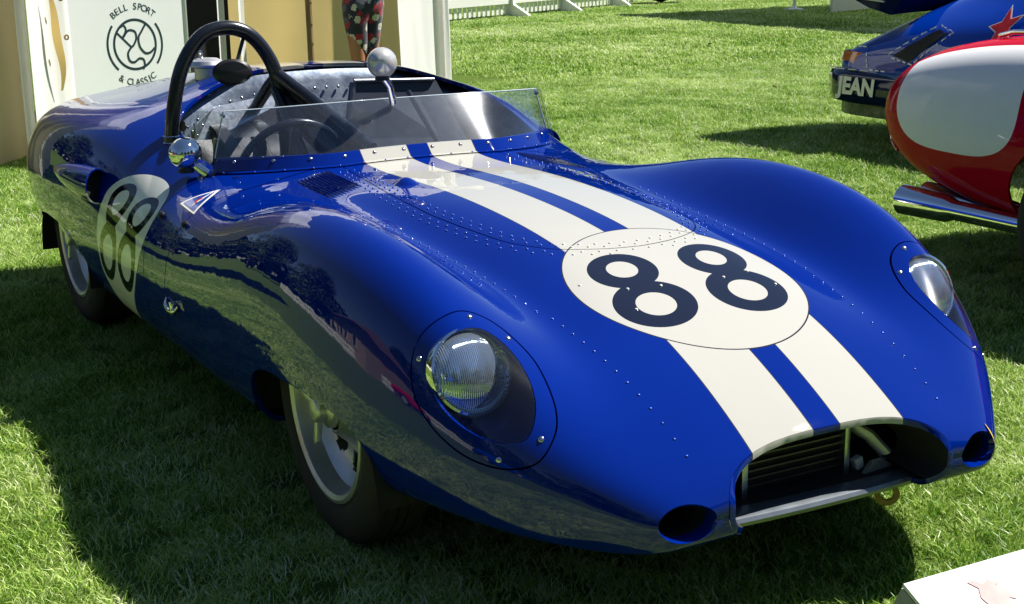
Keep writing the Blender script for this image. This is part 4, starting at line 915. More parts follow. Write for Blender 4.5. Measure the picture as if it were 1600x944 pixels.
def stroke(mb, pts, w_, d=.0):
    """flat ribbon in the board's plane, a little proud of it"""
    n = len(pts); vs = []
    for i, (x, y) in enumerate(pts):
        a, b = pts[max(0, i-1)], pts[min(n-1, i+1)]; tx, ty = b[0]-a[0], b[1]-a[1]; L_ = math.hypot(tx, ty)+1e-9; nx, ny = -ty/L_*w_/2, tx/L_*w_/2
        for q in ((x+nx, y+ny), (x-nx, y-ny)): vs.append(bl(LC[0]+q[0], LC[1]+q[1], .0008+d))
    mb.add(vs, [(2*i, 2*i+1, 2*i+3, 2*i+2) for i in range(n-1)])
arc = lambda r_, a0, a1, n=48, cx=0, cy=0, k=1: [(cx+r_*math.cos(math.radians(a0+(a1-a0)*i/n)), cy+k*r_*math.sin(math.radians(a0+(a1-a0)*i/n))) for i in range(n+1)]
mb = MB(); stroke(mb, arc(.162, 0, 360, 90), .017); mb.build('logo_ring', M_ink, bd, smooth=False)
for a0, a1 in ((-40, 38), (142, 220+8)): mb = MB(); stroke(mb, arc(.212, a0, a1), .016); mb.build('logo_arc', M_ink, bd, smooth=False)
cr = lambda P_: [(q.x, q.y) for q in bez([(a, b, 0) for a, b in P_], 40)]
U_px = 1/1000
def L_(pts): return [((x-838)*.162/133, (285-y)*.162/133) for x, y in pts]
mb = MB()
stroke(mb, L_([(728, 218), (812, 298)]), .015)                       # B stem
stroke(mb, cr(L_([(745, 190), (772, 180), (785, 200), (778, 222), (760, 245)])), .015, .0002)
stroke(mb, cr(L_([(768, 240), (800, 208), (840, 215), (848, 250), (830, 285), (812, 298)])), .015, .0004)
stroke(mb, cr(L_([(812, 298), (788, 330), (796, 370), (825, 380), (858, 362), (885, 370), (890, 400), (878, 422)])), .015, .0006)   # S
stroke(mb, cr(L_([(914, 176), (885, 215), (862, 250), (868, 300), (900, 335), (935, 332), (962, 310)])), .015, .0008)   # C
mb.build('logo_monogram', M_ink, bd, smooth=False)
TR = Matrix(((TD.x, 0, TN.x, 0), (TD.y, 0, TN.y, 0), (0, 1, 0, 0), (0, 0, 0, 1)))
def arctext(txt, r_, a0, a1, size, flip):
    n = len(txt)
    for i, ch in enumerate(txt):
        if ch == ' ': continue
        a = math.radians(a0+(a1-a0)*i/(n-1)); p = bl(LC[0]+r_*math.cos(a), LC[1]+r_*math.sin(a), .0008)
        text_mesh(ch, size, Matrix.Translation(p) @ TR @ Matrix.Rotation(a+(math.pi/2 if flip else -math.pi/2), 4, 'Z'), M_ink, bd)
arctext('BELL SPORT', .248, 128, 52, .062, False); arctext('& CLASSIC', .250, 240, 300, .062, True)

# ------------------------------------------------------------------ person in front of the marquee
ps = thing('person', 'person in cropped navy trousers with red and white flowers, standing before the marquee', 'person', tuple(tp(2.62, .30, 0)), math.atan2(TN.y, TN.x))
def skin_m():
    s = NB('skin'); o = s.obj(); nz = s.noise(o, 20, 4); s.set(base=s.mix(nz.outputs[0], (.36, .13, .07), (.46, .19, .11)), rough=.5); s.b.inputs['Subsurface Weight'].default_value = .1; return s.m
M_skin = skin_m()
def floral():
    s = NB('floral_cloth'); o = s.obj(); v = s.n('ShaderNodeTexVoronoi'); v.inputs['Scale'].default_value = 17; s.l(o, v.inputs['Vector'])
    wv = s.noise(o, 70, 2); dist = s.ma('ADD', v.outputs['Distance'], s.ma('MULTIPLY', s.ma('SUBTRACT', wv.outputs[0], .5), .5)); f = s.ma('LESS_THAN', dist, .50); c0 = s.ma('GREATER_THAN', v.outputs['Distance'], .10)
    cs = s.n('ShaderNodeSeparateColor'); s.l(v.outputs['Color'], cs.inputs[0]); rp = s.ramp(cs.outputs[0], [(0, (.32, .01, .03)), (.28, (.55, .50, .43)), (.55, (.09, .10, .14)), (.8, (.34, .012, .04))]); rp.node.color_ramp.interpolation = 'CONSTANT'
    s.set(base=s.mix(s.ma('MULTIPLY', f, c0), (.014, .016, .035), rp), rough=.8, sheen=.2); return s.m
def skinned(name, verts, edges, rad, mat, parent, lvl=2):
    me = bpy.data.meshes.new(name); me.from_pydata(verts, edges, []); o = bpy.data.objects.new(name, me); COL.objects.link(o)
    md = o.modifiers.new('s', 'SKIN'); md.use_smooth_shade = True; sv = me.skin_vertices[0].data if me.skin_vertices else None
    if sv is None:
        bpy.context.view_layer.objects.active = o; bpy.ops.object.modifier_remove(modifier='s'); bpy.ops.object.modifier_add(type='SKIN'); sv = me.skin_vertices[0].data
    for i, r_ in enumerate(rad): sv[i].radius = r_ if isinstance(r_, tuple) else (r_, r_)
    sv[0].use_root = True
    sb = o.modifiers.new('d', 'SUBSURF'); sb.levels = lvl; sb.render_levels = lvl
    dg = bpy.context.evaluated_depsgraph_get(); dg.update(); m2 = bpy.data.meshes.new_from_object(o.evaluated_get(dg)); bpy.data.objects.remove(o)
    m2.materials.clear(); m2.materials.append(mat); m2.polygons.foreach_set('use_smooth', [True]*len(m2.polygons)); r = bpy.data.objects.new(name, m2); COL.objects.link(r); r.parent = parent; return r
V_ = [(0, 0, .95), (0, 0, 1.10), (0, 0, 1.28), (0, 0, 1.40), (.01, 0, 1.48), (.02, 0, 1.56), (.02, 0, 1.66)]; E2 = [(0, 1), (1, 2), (2, 3), (3, 4), (4, 5), (5, 6)]; R2 = [(.13, .10), (.12, .09), (.14, .10), (.11, .08), (.05, .05), (.075, .085), (.07, .08)]
for sy in (-1, 1):
    k = len(V_); V_ += [(0, sy*.085, .88), (.01, sy*.07, .50), (-.01, sy*.055, .12), (.0, sy*.055, .07), (.10, sy*.065, .035), (.16, sy*.07, .03)]; E2 += [(0, k), (k, k+1), (k+1, k+2), (k+2, k+3), (k+3, k+4), (k+4, k+5)]; R2 += [.085, .055, .038, .04, .035, .025]
    k = len(V_); V_ += [(0, sy*.17, 1.38), (-.02, sy*.22, 1.12), (.14, sy*.14, 1.05), (.20, sy*.08, 1.10), (.24, sy*.03, 1.12)]; E2 += [(3, k), (k, k+1), (k+1, k+2), (k+2, k+3), (k+3, k+4)]; R2 += [.05, .042, .028, .03, .018]
skinned('body', V_, E2, R2, M_skin, ps)
TV = [(0, 0, .98), (0, 0, .90)]; TE = [(0, 1)]; TR2 = [(.15, .12), (.155, .125)]
for sy in (-1, 1):
    k = len(TV); TV += [(0, sy*.085, .84), (.01, sy*.066, .66), (.0, sy*.046, .54), (0, sy*.044, .52)]; TE += [(1, k), (k, k+1), (k+1, k+2), (k+2, k+3)]; TR2 += [.105, .082, .064, .062]
skinned('trousers', TV, TE, TR2, floral(), ps)
skinned('shirt', [(0, 0, .97), (0, 0, 1.12), (0, 0, 1.28), (0, 0, 1.41), (0, .17, 1.38), (-.02, .21, 1.2), (0, -.17, 1.38), (-.02, -.21, 1.2)], [(0, 1), (1, 2), (2, 3), (3, 4), (4, 5), (3, 6), (6, 7)], [(.155, .12), (.14, .11), (.16, .12), (.12, .09), .062, .06, .062, .06], plain('navy_shirt', (.02, .025, .06), rough=.8), ps)
skinned('hair', [(-.02, 0, 1.60), (-.03, 0, 1.70), (.0, 0, 1.75)], [(0, 1), (1, 2)], [(.085, .08), (.09, .085), .05], plain('brown_hair', (.06, .035, .02), rough=.6), ps)
for sy in (-1, 1):
    mb = MB(); mb.grid(lambda u, v: Vector((.075+.13*math.cos(6.283*v)*math.sin(math.pi*(.04+.92*u))**.6, sy*.06+.045*math.sin(6.283*v)*math.sin(math.pi*(.04+.92*u))**.6, .0+.075*u*(1-.4*max(0, math.cos(6.283*v))))), 10, 25); mb.build('shoe', M_black, ps)

# ------------------------------------------------------------------ picket fence far behind
FA, FB = Vector((-17.77, 8.60, 0)), Vector((-20.76, 14.35, 0)); FD = (FB-FA).normalized(); FNn = Vector((FD.y, -FD.x, 0)); FL = (FB-FA).length
fence = thing('picket_fence', 'low white picket fence standing on the lawn beyond the marquee', 'fence', tuple(FA), math.atan2(FD.y, FD.x))
mb = MB(); mb.add([(-.035, -.01, .06), (.035, -.01, .06), (.035, -.01, .85), (0, -.01, .92), (-.035, -.01, .85), (-.035, .01, .06), (.035, .01, .06), (.035, .01, .85), (0, .01, .92), (-.035, .01, .85)], [(0, 1, 2, 3, 4), (9, 8, 7, 6, 5)]+[(i, (i+1) % 5, 5+(i+1) % 5, 5+i) for i in range(5)])
pk = mb.build('picket', M_white, fence, smooth=False); k = 0; x = .1
pk.location = (x, 0, 0)
while x < FL-.14:
    x += .137; c = pk.copy(); COL.objects.link(c); c.location = (x, 0, 0)
for z in (.30, .68): mb = MB(); mb.box((FL/2, -.03, z), (FL, .035, .13)); mb.build('rail', M_white, fence, smooth=False)
for x in (2.0, 3.75, 5.6): mb = MB(); mb.add([(x-.04, -.40, 0), (x-.04, -.40, .05), (x-.04, -.10, .22), (x-.04, -.05, .9), (x-.04, .02, .9), (x-.04, .02, 0)]+[(x+.04, -.40, 0), (x+.04, -.40, .05), (x+.04, -.10, .22), (x+.04, -.05, .9), (x+.04, .02, .9), (x+.04, .02, 0)], [tuple(range(6)), tuple(range(11, 5, -1))]+[(i, (i+1) % 6, 6+(i+1) % 6, 6+i) for i in range(6)]); mb.build('fence_foot', M_white, fence, smooth=False)
# dark tyre pair by the end of the fence
tt = thing('black_bag', 'black bundle on the grass at the far end of the picket fence', 'bag', (-20.6, 14.9, 0))
mb = MB(); rr = random.Random(3)
mb.grid(lambda u, v: Vector((.30*math.sin(math.pi*u)*math.cos(6.283*v)*(1+.12*math.sin(5*v*6.28+u*9)), .62*math.sin(math.pi*u)*math.sin(6.283*v)*(1+.10*math.sin(7*v*6.28+u*7)), .03+.42*(1-u)**.8+.04*math.sin(v*40)*math.sin(math.pi*u))), 24, 50); mb.build('bag_body', M_black, tt, weld=True)
mb = MB(); mb.tube(bez([(.1, -.3, .35), (.12, -.15, .55), (.12, .15, .55), (.1, .3, .35)], 24), .02, 8); mb.build('bag_handle', M_black, tt)
# display board far right of the lawn
wb = thing('display_board', 'white display board with a large dark circle, far back on the lawn', 'sign', (-15.95, 15.55, 0), math.radians(105))
mb = MB(); mb.box((0, 0, .95), (1.15, .05, 1.86)); mb.build('board', M_white, wb, bevel=.01)
mb = MB(); mb.lathe([(.33, 0), (.33, .004), (0, .004)], 40, axis_matrix((.0, -.026, .55), (0, -1, 0))); mb.lathe([(.33, 0), (.33, .004), (0, .004)], 40, axis_matrix((.0, .026, .55), (0, 1, 0))); mb.build('dark_circle', M_black, wb)
us = thing('shadow_canopy', 'white flat roof added out of view on slim posts, to cast a shadow on the lawn', 'shadow_canopy', (-17.1, 15.3, 0))  # invented caster, added out of view for the big shadow on the far lawn
for (x, y) in ((0, 0), (7.3, 0), (0, 3.6), (7.3, 3.6)):
    mb = MB(); mb.lathe([(0, .0), (.20, .0), (.20, .02), (.05, .05), (.03, .10)], 24, Matrix.Translation((x, y, 0))); mb.tube([(x, y, .05), (x, y, 2.5)], .028, 12); mb.build('post', M_white, us)
mb = MB(); mb.box((3.65, 1.1, 2.54), (8.0, 5.4, .10)); mb.build('shadow_canopy_roof', M_drape, us, bevel=.03)

# ------------------------------------------------------------------ red car
def spec_paint(name, fn, coat=1.):
    s = NB(name); o = s.obj(); c = fn(s, o); s.set(base=c, rough=.4, spec=.0, coat=coat, coatr=.02)
    b = s.n('ShaderNodeBump'); b.inputs['Strength'].default_value = .08; b.inputs['Distance'].default_value = .012; nb = s.noise(o, 4, 2); s.l(nb.outputs[0], b.inputs['Height']); s.l(b.outputs[0], s.b.inputs['Coat Normal']); return s.m
def redfn(s, o):
    X, Y, Z = s.xyz(o); nz = s.noise(o, 3, 3); red = s.mix(nz.outputs[0], (.42, .003, .018), (.48, .004, .022))
    a = s.ma('ABSOLUTE', s.ma('DIVIDE', s.ma('SUBTRACT', X, .60), .355)); b = s.ma('ABSOLUTE', s.ma('DIVIDE', s.ma('SUBTRACT', Z, .79), .26))
    e = s.ma('LESS_THAN', s.ma('ADD', s.ma('POWER', a, 3.3), s.ma('POWER', b, 3.3)), 1.0); e = s.ma('MULTIPLY', e, s.ma('LESS_THAN', s.ma('MULTIPLY_ADD', X, .10, Y), -.585))
    return s.mix(e, red, (.80, .81, .82))
rc = thing('red_racing_car', 'red vintage racing car with a large white patch on its tail and twin exhausts', 'car', (-1.62, 3.08, 0))
RS = [(.0, [(0, .70), (.12, .70), (.25, .695), (.36, .685), (.42, .67), (.44, .655), (.42, .64), (.36, .63), (.2, .62)]),
(.02, [(0, .76), (.15, .76), (.30, .75), (.42, .73), (.50, .70), (.525, .65), (.50, .60), (.42, .57), (.25, .56)]),
(.09, [(0, .83), (.18, .83), (.36, .82), (.50, .79), (.60, .735), (.63, .64), (.60, .54), (.50, .48), (.32, .46)]),
(.20, [(0, .88), (.2, .88), (.40, .87), (.56, .84), (.67, .77), (.71, .64), (.675, .50), (.56, .42), (.38, .40)]),
(.38, [(0, .93), (.2, .93), (.42, .925), (.60, .895), (.72, .81), (.765, .65), (.73, .47), (.61, .37), (.42, .35)]),
(.60, [(0, .96), (.2, .96), (.43, .955), (.62, .93), (.75, .84), (.80, .66), (.765, .45), (.64, .335), (.45, .31)]),
(.85, [(0, .985), (.2, .985), (.43, .98), (.63, .955), (.77, .86), (.82, .66), (.785, .43), (.66, .31), (.47, .28)]),
(1.15, [(0, 1.0), (.2, 1.0), (.43, .995), (.64, .97), (.78, .87), (.83, .66), (.795, .42), (.67, .30), (.48, .26)]),
(1.6, [(0, 1.03), (.2, 1.03), (.43, 1.01), (.64, .95), (.78, .85), (.83, .66), (.80, .40), (.68, .27), (.48, .24)]),
(2.2, [(0, 1.02), (.2, 1.01), (.43, .95), (.62, .86), (.75, .77), (.80, .60), (.78, .38), (.68, .26), (.48, .23)]),
(2.9, [(0, .78), (.2, .78), (.43, .80), (.60, .82), (.74, .75), (.79, .58), (.77, .38), (.68, .26), (.48, .23)]),
(3.5, [(0, .66), (.2, .66), (.43, .70), (.58, .74), (.70, .66), (.75, .50), (.73, .36), (.62, .26), (.45, .24)]),
(4.0, [(0, .50), (.18, .50), (.36, .50), (.48, .50), (.56, .45), (.60, .38), (.57, .32), (.48, .27), (.34, .26)]),
(4.15, [(0, .40), (.14, .40), (.26, .40), (.36, .40), (.42, .38), (.44, .36), (.42, .34), (.36, .32), (.22, .31)])]
RP, RN = loft(RS, 160, 120); rsp = Soup(RP, RN); rbod = rsp.all
for x0 in (1.02, 3.25):
    rbod, _ = rsp.split(rbod, lambda V: np.where(np.abs(V[:, 1]) > .5, np.hypot(V[:, 0]-x0-.2, V[:, 2]-.30)-.35, 9))
M_redp = spec_paint('red_and_white_paint', redfn, .25)
rsp.build(rbod, 'body', M_redp, rc)
def rpt(x, y, z):
    V = RP.reshape(-1, 3); i = int(np.argmin(((V-np.array([x, y, z]))**2).sum(1))); return Vector(V[i]), Vector(RN.reshape(-1, 3)[i])
mb = MB(); mb.tube([rpt(.56, -.5, .93)[0]+Vector((0, 0, .012)), rpt(.66, -.52, .95)[0]+Vector((0, 0, .022)), rpt(.80, -.54, .96)[0]+Vector((0, 0, .012))], .010, 10); mb.build('tail_hinge', M_chrome, rc)
for dy in (0, .13):
    ex = MB(); P0 = Vector((.45, -.70+dy, .290)); M2 = axis_matrix(P0, (-1, -.05, .02))
    ex.lathe([(.038, -.60), (.040, -.12), (.054, -.08), (.058, .02), (.062, .12), (.062, .15), (.054, .15), (.050, .02)], 28, M2); ex.build('exhaust_pipe', M_chrome, rc)
mb = MB()
for k in range(3): pass
p_, n_ = rpt(1.09, -.80, .58); text_mesh('8', .17, axis_matrix(p_+n_*.012, n_, (1, 0, 0)), plain('faded_pink_digits', (.48, .10, .12), rough=.4), rc, 'race_number')
M_seamr = plain('dark_gap', (.03, .002, .004), rough=.6)
mb = MB(); pts = [rpt(.30, -y, .9)[0]+rpt(.30, -y, .9)[1]*.0005 for y in np.linspace(.1, .62, 14)]; mb.tube(pts, .0022, 6); mb.build('panel_joint', M_seamr, rc)
pts = bez([rpt(.05, -.56, .56)[0]+Vector((0, -.003, 0)), rpt(.12, -.62, .50)[0]+Vector((0, -.004, 0)), rpt(.16, -.64, .46)[0]+Vector((0, -.003, 0))], 12)
mb = MB(); mb.tube(pts, .010, 8); mb.build('side_lamp', simple('red_lamp', (.30, .01, .02), rough=.1, coat=1.), rc)
def plain_wheel(x, y, par, r_=.31):
    wh = bpy.data.objects.new('wheel', None); COL.objects.link(wh); wh.parent = par; sy = -1 if y < 0 else 1
    M2 = Matrix.Translation((x, y, r_)) @ Matrix.Rotation(math.radians(90)*(1 if sy < 0 else -1), 4, 'X')
    mb = MB(); mb.lathe([(.20, .07), (.23, .085), (r_-.03, .08), (r_-.005, .06), (r_, .0), (r_-.005, -.06), (.20, -.07)], 48, M2, closed=True); mb.build('tyre', M_tyre, wh)
    mb = MB(); mb.lathe([(.20, .07), (.19, .02), (.08, .03), (.05, .06), (0, .07)], 36, M2); mb.build('rim', M_silver, wh)
for x in (1.22, 3.45):
    for y in (-.68, .68): plain_wheel(x, y, rc)

# ------------------------------------------------------------------ blue show car behind it
def bluefn(s, o):
    nz = s.noise(o, 3, 3); return s.mix(nz.outputs[0], (.001, .035, .36), (.001, .042, .42))
M_blue2 = spec_paint('mid_blue_paint', bluefn)
M_navy = spec_paint('navy_paint', lambda s, o: s.mix(s.noise(o, 5, 3).outputs[0], (.003, .008, .045), (.004, .012, .06)))
bc = thing('blue_show_car', 'blue coupe with whale-tail spoiler, orange corner lamp and JEAN lettering on its bumper', 'car', (-4.38, 5.48, 0))
CS = [(.06, [(0, .56), (.18, .56), (.36, .558), (.50, .555), (.60, .55), (.655, .53), (.66, .50), (.64, .45), (.5, .40)]),
(.09, [(0, .62), (.2, .62), (.42, .618), (.58, .61), (.69, .59), (.735, .55), (.74, .49), (.72, .42), (.55, .36)]),
(.22, [(0, .71), (.2, .708), (.42, .70), (.60, .675), (.72, .635), (.775, .575), (.785, .49), (.76, .40), (.58, .34)]),
(.42, [(0, .83), (.2, .825), (.40, .81), (.58, .765), (.715, .69), (.79, .60), (.81, .49), (.785, .38), (.60, .32)]),
(.70, [(0, .96), (.2, .955), (.40, .93), (.57, .865), (.71, .765), (.81, .655), (.845, .51), (.82, .36), (.62, .30)]),
(1.0, [(0, 1.07), (.2, 1.065), (.39, 1.03), (.55, .94), (.70, .82), (.83, .715), (.875, .53), (.85, .35), (.64, .28)]),
(1.3, [(0, 1.16), (.2, 1.15), (.38, 1.11), (.53, 1.0), (.68, .86), (.84, .75), (.89, .54), (.86, .34), (.65, .26)]),
(1.7, [(0, 1.25), (.2, 1.24), (.38, 1.19), (.52, 1.06), (.66, .89), (.82, .76), (.87, .54), (.85, .33), (.65, .25)]),
(2.2, [(0, 1.30), (.2, 1.29), (.38, 1.24), (.52, 1.10), (.65, .89), (.79, .74), (.83, .53), (.82, .32), (.65, .24)]),
(2.8, [(0, 1.22), (.2, 1.21), (.38, 1.16), (.53, 1.02), (.66, .86), (.79, .74), (.83, .53), (.82, .32), (.65, .24)]),
(3.4, [(0, .82), (.2, .82), (.42, .81), (.58, .83), (.70, .82), (.81, .72), (.84, .52), (.82, .32), (.65, .24)]),
(3.9, [(0, .68), (.2, .68), (.40, .68), (.56, .72), (.68, .72), (.77, .63), (.80, .48), (.78, .32), (.60, .25)]),
(4.2, [(0, .52), (.2, .52), (.38, .52), (.50, .52), (.60, .50), (.66, .44), (.67, .38), (.64, .32), (.50, .28)])]
CP, CN = loft(CS, 150, 120); csp = Soup(CP, CN); cbod = csp.all
for x0 in (1.22, 3.45):
    cbod, _ = csp.split(cbod, lambda V: np.where(np.abs(V[:, 1]) > .55, np.hypot(V[:, 0]-x0, V[:, 2]-.31)-.36, 9))
csp.build(cbod, 'body', M_blue2, bc)
CV, CNN = CP.reshape(-1, 3), CN.reshape(-1, 3)
def cpt(x, z, side=-1, lift=.003):
    k = np.where((CV[:, 1]*side > .1) & (CNN[:, 1]*side > .02))[0]; i = k[int(np.argmin((CV[k, 0]-x)**2+(CV[k, 2]-z)**2))]; n = CNN[i]; return Vector((x, CV[i, 1], z))+Vector(n)*lift, Vector(n)
for x in (1.22, 3.45):
    for y in (-.74, .74): plain_wheel(x, y, bc)
# bumper that wraps round the tail
def ring(z_out, d=0):
    out = []
    for k in range(41):
        t = -1+2*k/40; a = abs(t)
        y = math.copysign(min(1, a*1.5)**1.0*.70, t); x = -.02+.03*min(1, a*1.5)**3
        if a > .62: u = (a-.62)/.38; y = math.copysign(.70+.105*math.sin(min(1, u*2.2)*math.pi/2), t); x = .01+.75*max(0, u-.06)**1.15
        out.append((x, y))
    return out
rg = ring(0); mb = MB(); prf = [(-.02, .27), (.03, .285), (.045, .34), (.048, .44), (.03, .475), (-.02, .485)]; vs = []
for i, (x, y) in enumerate(rg):
    a, b = rg[max(0, i-1)], rg[min(40, i+1)]; tx, ty = b[0]-a[0], b[1]-a[1]; L2 = math.hypot(tx, ty)+1e-9; nx, ny = -ty/L2, tx/L2
    for o_, z in prf: vs.append((x+nx*o_, y+ny*o_, z))
mb.add(vs, [(i*6+j, i*6+j+1, (i+1)*6+j+1, (i+1)*6+j) for i in range(40) for j in range(5)]+[tuple(range(6)), tuple(240+j for j in range(6))]); mb.build('bumper', M_navy, bc, angle=math.radians(60))
mb = MB(); mb.add([(x*1+.03, y*.96, z) for (x, y) in rg for z in (.19, .30)], [(2*i, 2*i+1, 2*i+3, 2*i+2) for i in range(40)]); mb.build('lower_valance', M_navy, bc, thick=.02)
text_mesh('JEAN', .15, Matrix(((1, 0, 0, .345), (.0, 0, -1, -.862), (0, 1, 0, .385), (0, 0, 0, 1))), M_white, bc, 'lettering', offset=.006, shear=.12)
for yy, s_ in ((-.70, -1), (.70, 1)):
    mb = MB(); vs = []
    for k in range(13):
        t = k/12
        for z in (.505, .55, .60):
            if t < .35: p = Vector((.055-.01, s_*(.60+.12*t/.35), z))
            else: u = (t-.35)/.65; p = Vector(((.05+.34*u)+.015*math.sin(u*3), s_*(.72+.065*min(1, u*2)**.6), z))
            vs.append(p+Vector((.0, 0, 0)) if z != .60 else p+Vector((.012, -s_*.012, 0)))
    mb.add(vs, [(k*3+j, k*3+j+1, k*3+j+4, k*3+j+3) for k in range(12) for j in range(2)]); mb.build('corner_lamp', M_amber, bc, thick=.01)
def dash(x0, z0, x1, z1, n, side=-1, w_=.008, lift=.006, duty=.62):
    for i in range(n):
        a, b = i/n, (i+duty)/n; q = [cpt(x0+(x1-x0)*t, z0+(z1-z0)*t, side, lift)[0] for t in (a, (a+b)/2, b)]
        mb = MB(); vs = []
        d = (q[2]-q[0]).normalized(); up_ = Vector((-d.z*0, 0, 1)) if abs(d.z) < .8 else Vector((1, 0, 0))
        for p in q: vs += [p-up_*w_/2, p+up_*w_/2]
        mb.add(vs, [(0, 1, 3, 2), (2, 3, 5, 4)]); mb.build('trim_dash', M_white, bc, smooth=False)
dash(.10, .625, .34, .635, 4); dash(.34, .635, .40, .50, 4, w_=.010); dash(.42, .50, .60, .50, 3)
for i in range(7): mb = MB(); mb.box((.03+.11*i, -.80 if i else -.76, .489), (.07, .02, .006)); mb.build('trim_dash', M_white, bc, smooth=False)
# flank intake with dashed outline
IQ = [(.62, .60), (.94, .775), (1.04, .755), (.80, .575)]
mb = MB(); mb.grid(lambda u, v: (lambda a: cpt(a[0], a[1], -1, .004)[0])(((IQ[0][0]*(1-u)+IQ[1][0]*u)*(1-v)+(IQ[3][0]*(1-u)+IQ[2][0]*u)*v, (IQ[0][1]*(1-u)+IQ[1][1]*u)*(1-v)+(IQ[3][1]*(1-u)+IQ[2][1]*u)*v)), 10, 6); mb.build('flank_intake', M_bay, bc)
dash(.58, .605, .92, .80, 6); dash(.92, .80, 1.09, .765, 3); dash(1.09, .765, .83, .56, 6); dash(.83, .56, .60, .59, 4)
# star on the rear wing
p0, n0 = cpt(1.46, .80); sx = axis_matrix(p0+n0*.02, (n0.x*.3, n0.y, n0.z), (1, 0, 0))
def star(R, r2, mat, nm, dz):
    mb = MB(); q = [(R if k % 2 == 0 else r2) for k in range(10)]; vs = [sx @ Vector((q[k]*math.sin(math.pi*k/5)*1.35, q[k]*math.cos(math.pi*k/5)*.9, dz)) for k in range(10)]+[sx @ Vector((0, 0, dz+.001))]
    mb.add(vs, [(k, (k+1) % 10, 10) for k in range(10)]); mb.build(nm, mat, bc, smooth=False, thick=.002)
M_star = plain('red_star_film', (.60, .012, .015), rough=.35)
sx = sx @ Matrix.Rotation(math.radians(90), 4, 'Z')
star(.125, .052, M_white, 'star_border', 0); star(.108, .044, M_star, 'star', .003)
# whale tail
mb = MB(); SPF = [(-.50, 1.035), (-.52, 1.005), (-.42, .975), (-.15, .945), (.12, .925), (.30, .90), (.50, .86), (.55, .91), (.62, .985), (.30, .985), (.0, 1.0), (-.30, 1.02)]
n = 24; vs = []
for k in range(n+1):
    t = -1+2*k/n; e = (1-abs(t)**5); ysc = .74*t
    for x, z in SPF: vs.append((x*(1 if x > .2 else .80+.2*e)+(.0), ysc, z+.03*(abs(t)**3)*(1 if x < .2 else -.5)))
q = len(SPF); mb.add(vs, [(i*q+j, i*q+(j+1) % q, (i+1)*q+(j+1) % q, (i+1)*q+j) for i in range(n) for j in range(q)]+[tuple(range(q)), tuple(n*q+j for j in range(q))]); mb.build('whale_tail', M_navy, bc, angle=math.radians(40))
mb = MB(); mb.tube([(.45, -.745, .925), (.15, -.748, .948), (-.2, -.748, .972)], .006, 6); mb.build('spoiler_edge', M_alup, bc)
mb = MB(); mb.tube([(.10, -.55, .22), (.02, -.55, .22)], .035, 16); mb.build('tail_pipe', M_alup, bc)

# ------------------------------------------------------------------ sign at the nose of the car
sg_ = thing('information_board', 'white sloping information board with a faint red emblem, in the near right corner', 'sign', (1.70, -.20, 0))
o0 = sg_.location; Ql = Vector((1.539, -.457, .45)); Qr = Vector((1.546, -.215, .45)); dr = (Qr-Ql).normalized(); dd = Vector((.80, -.10, -.30)).normalized()
c_ = [Ql-o0, Ql+dr*.62-o0, Ql+dr*.62+dd*.42-o0, Ql+dd*.42-o0]
nn_ = dr.cross(dd).normalized(); nn_ = nn_ if nn_.z > 0 else -nn_
mb = MB(); mb.add(c_+[q-nn_*.006 for q in c_], [(0, 1, 2, 3), (7, 6, 5, 4), (0, 4, 5, 1), (1, 5, 6, 2), (2, 6, 7, 3), (3, 7, 4, 0)]); mb.build('panel', plain('white_acrylic', (.60, .61, .63), rough=.25, var=.03, coat=.5), sg_, smooth=False)
mb = MB(); bk = Vector((-.03, -.035, -.14)); mb.add([c_[0]+Vector((0, 0, -.009)), c_[3]+Vector((0, 0, -.009)), c_[3]+bk*1.0, c_[0]+bk*.6], [(0, 1, 2, 3)]); mb.add([c_[0]+Vector((0, 0, -.010)), c_[1]+Vector((0, 0, -.010)), c_[1]+Vector((-.03, 0, -.14)), c_[0]+bk*.6], [(0, 1, 2, 3)]); mb.build('panel_side', plain('smoked_acrylic', (.30, .33, .28), rough=.3), sg_, smooth=False, thick=.004)
mb = MB(); mb.tube([(.14, .04, .40), (.14, .04, .02)], .02, 12); mb.lathe([(0, 0), (.17, 0), (.17, .012), (0, .02)], 32, Matrix.Translation((.14, .04, 0))); mb.build('stand', M_alup, sg_)
nn_ = dr.cross(dd).normalized(); nn_ = nn_ if nn_.z > 0 else -nn_
M_pale = plain('faded_red_print', (.42, .17, .16), rough=.5)
def emb(a, b): return Ql+dr*(.125+(a-.20)*1.0)+dd*(.060+(b-.06)*1.0)+nn_*.0012-o0
mb = MB()
for P_ in ([(.175, .030), (.185, .045), (.176, .062), (.180, .082), (.196, .092), (.214, .090), (.222, .075), (.232, .082), (.229, .060), (.216, .048), (.226, .046), (.210, .034), (.198, .040), (.186, .028)],):
    mb.add([emb(a, b+.0) for a, b in P_], [tuple(range(len(P_)))])
mb.build('emblem', M_pale, sg_, smooth=False)

# ------------------------------------------------------------------ out-of-view surroundings mirrored in the paint; the car copies are added for it
def leafm(name, a, b):
    s = NB(name); o = s.obj(); nz = s.noise(o, 1.3, 4); s.set(base=s.mix(nz.outputs[0], a, b), rough=.6, spec=.3); return s.m
M_leaf1 = leafm('tree_foliage', (.018, .040, .010), (.055, .095, .022)); M_bark = plain('bark', (.09, .065, .045), rough=.9, bump=.4, bscale=20)
tr0 = thing('tree', 'broad dark green tree at the edge of the show lawn', 'tree', (0, 0, 0), 0, 'trees round the lawn'); rr = random.Random(11)
mb = MB(); mb.tube([(0, 0, 0), (.1, 0, 2), (0, .2, 4.5), (.2, .1, 8)], [.42, .34, .26, .08], 12)
for k in range(9): a = k*.7; mb.tube([(0, .1, 3.2+k*.45), (1.5*math.cos(a), 1.5*math.sin(a), 4.6+k*.45), (3.0*math.cos(a), 3.0*math.sin(a), 5.6+k*.45)], [.14, .08, .03], 7)
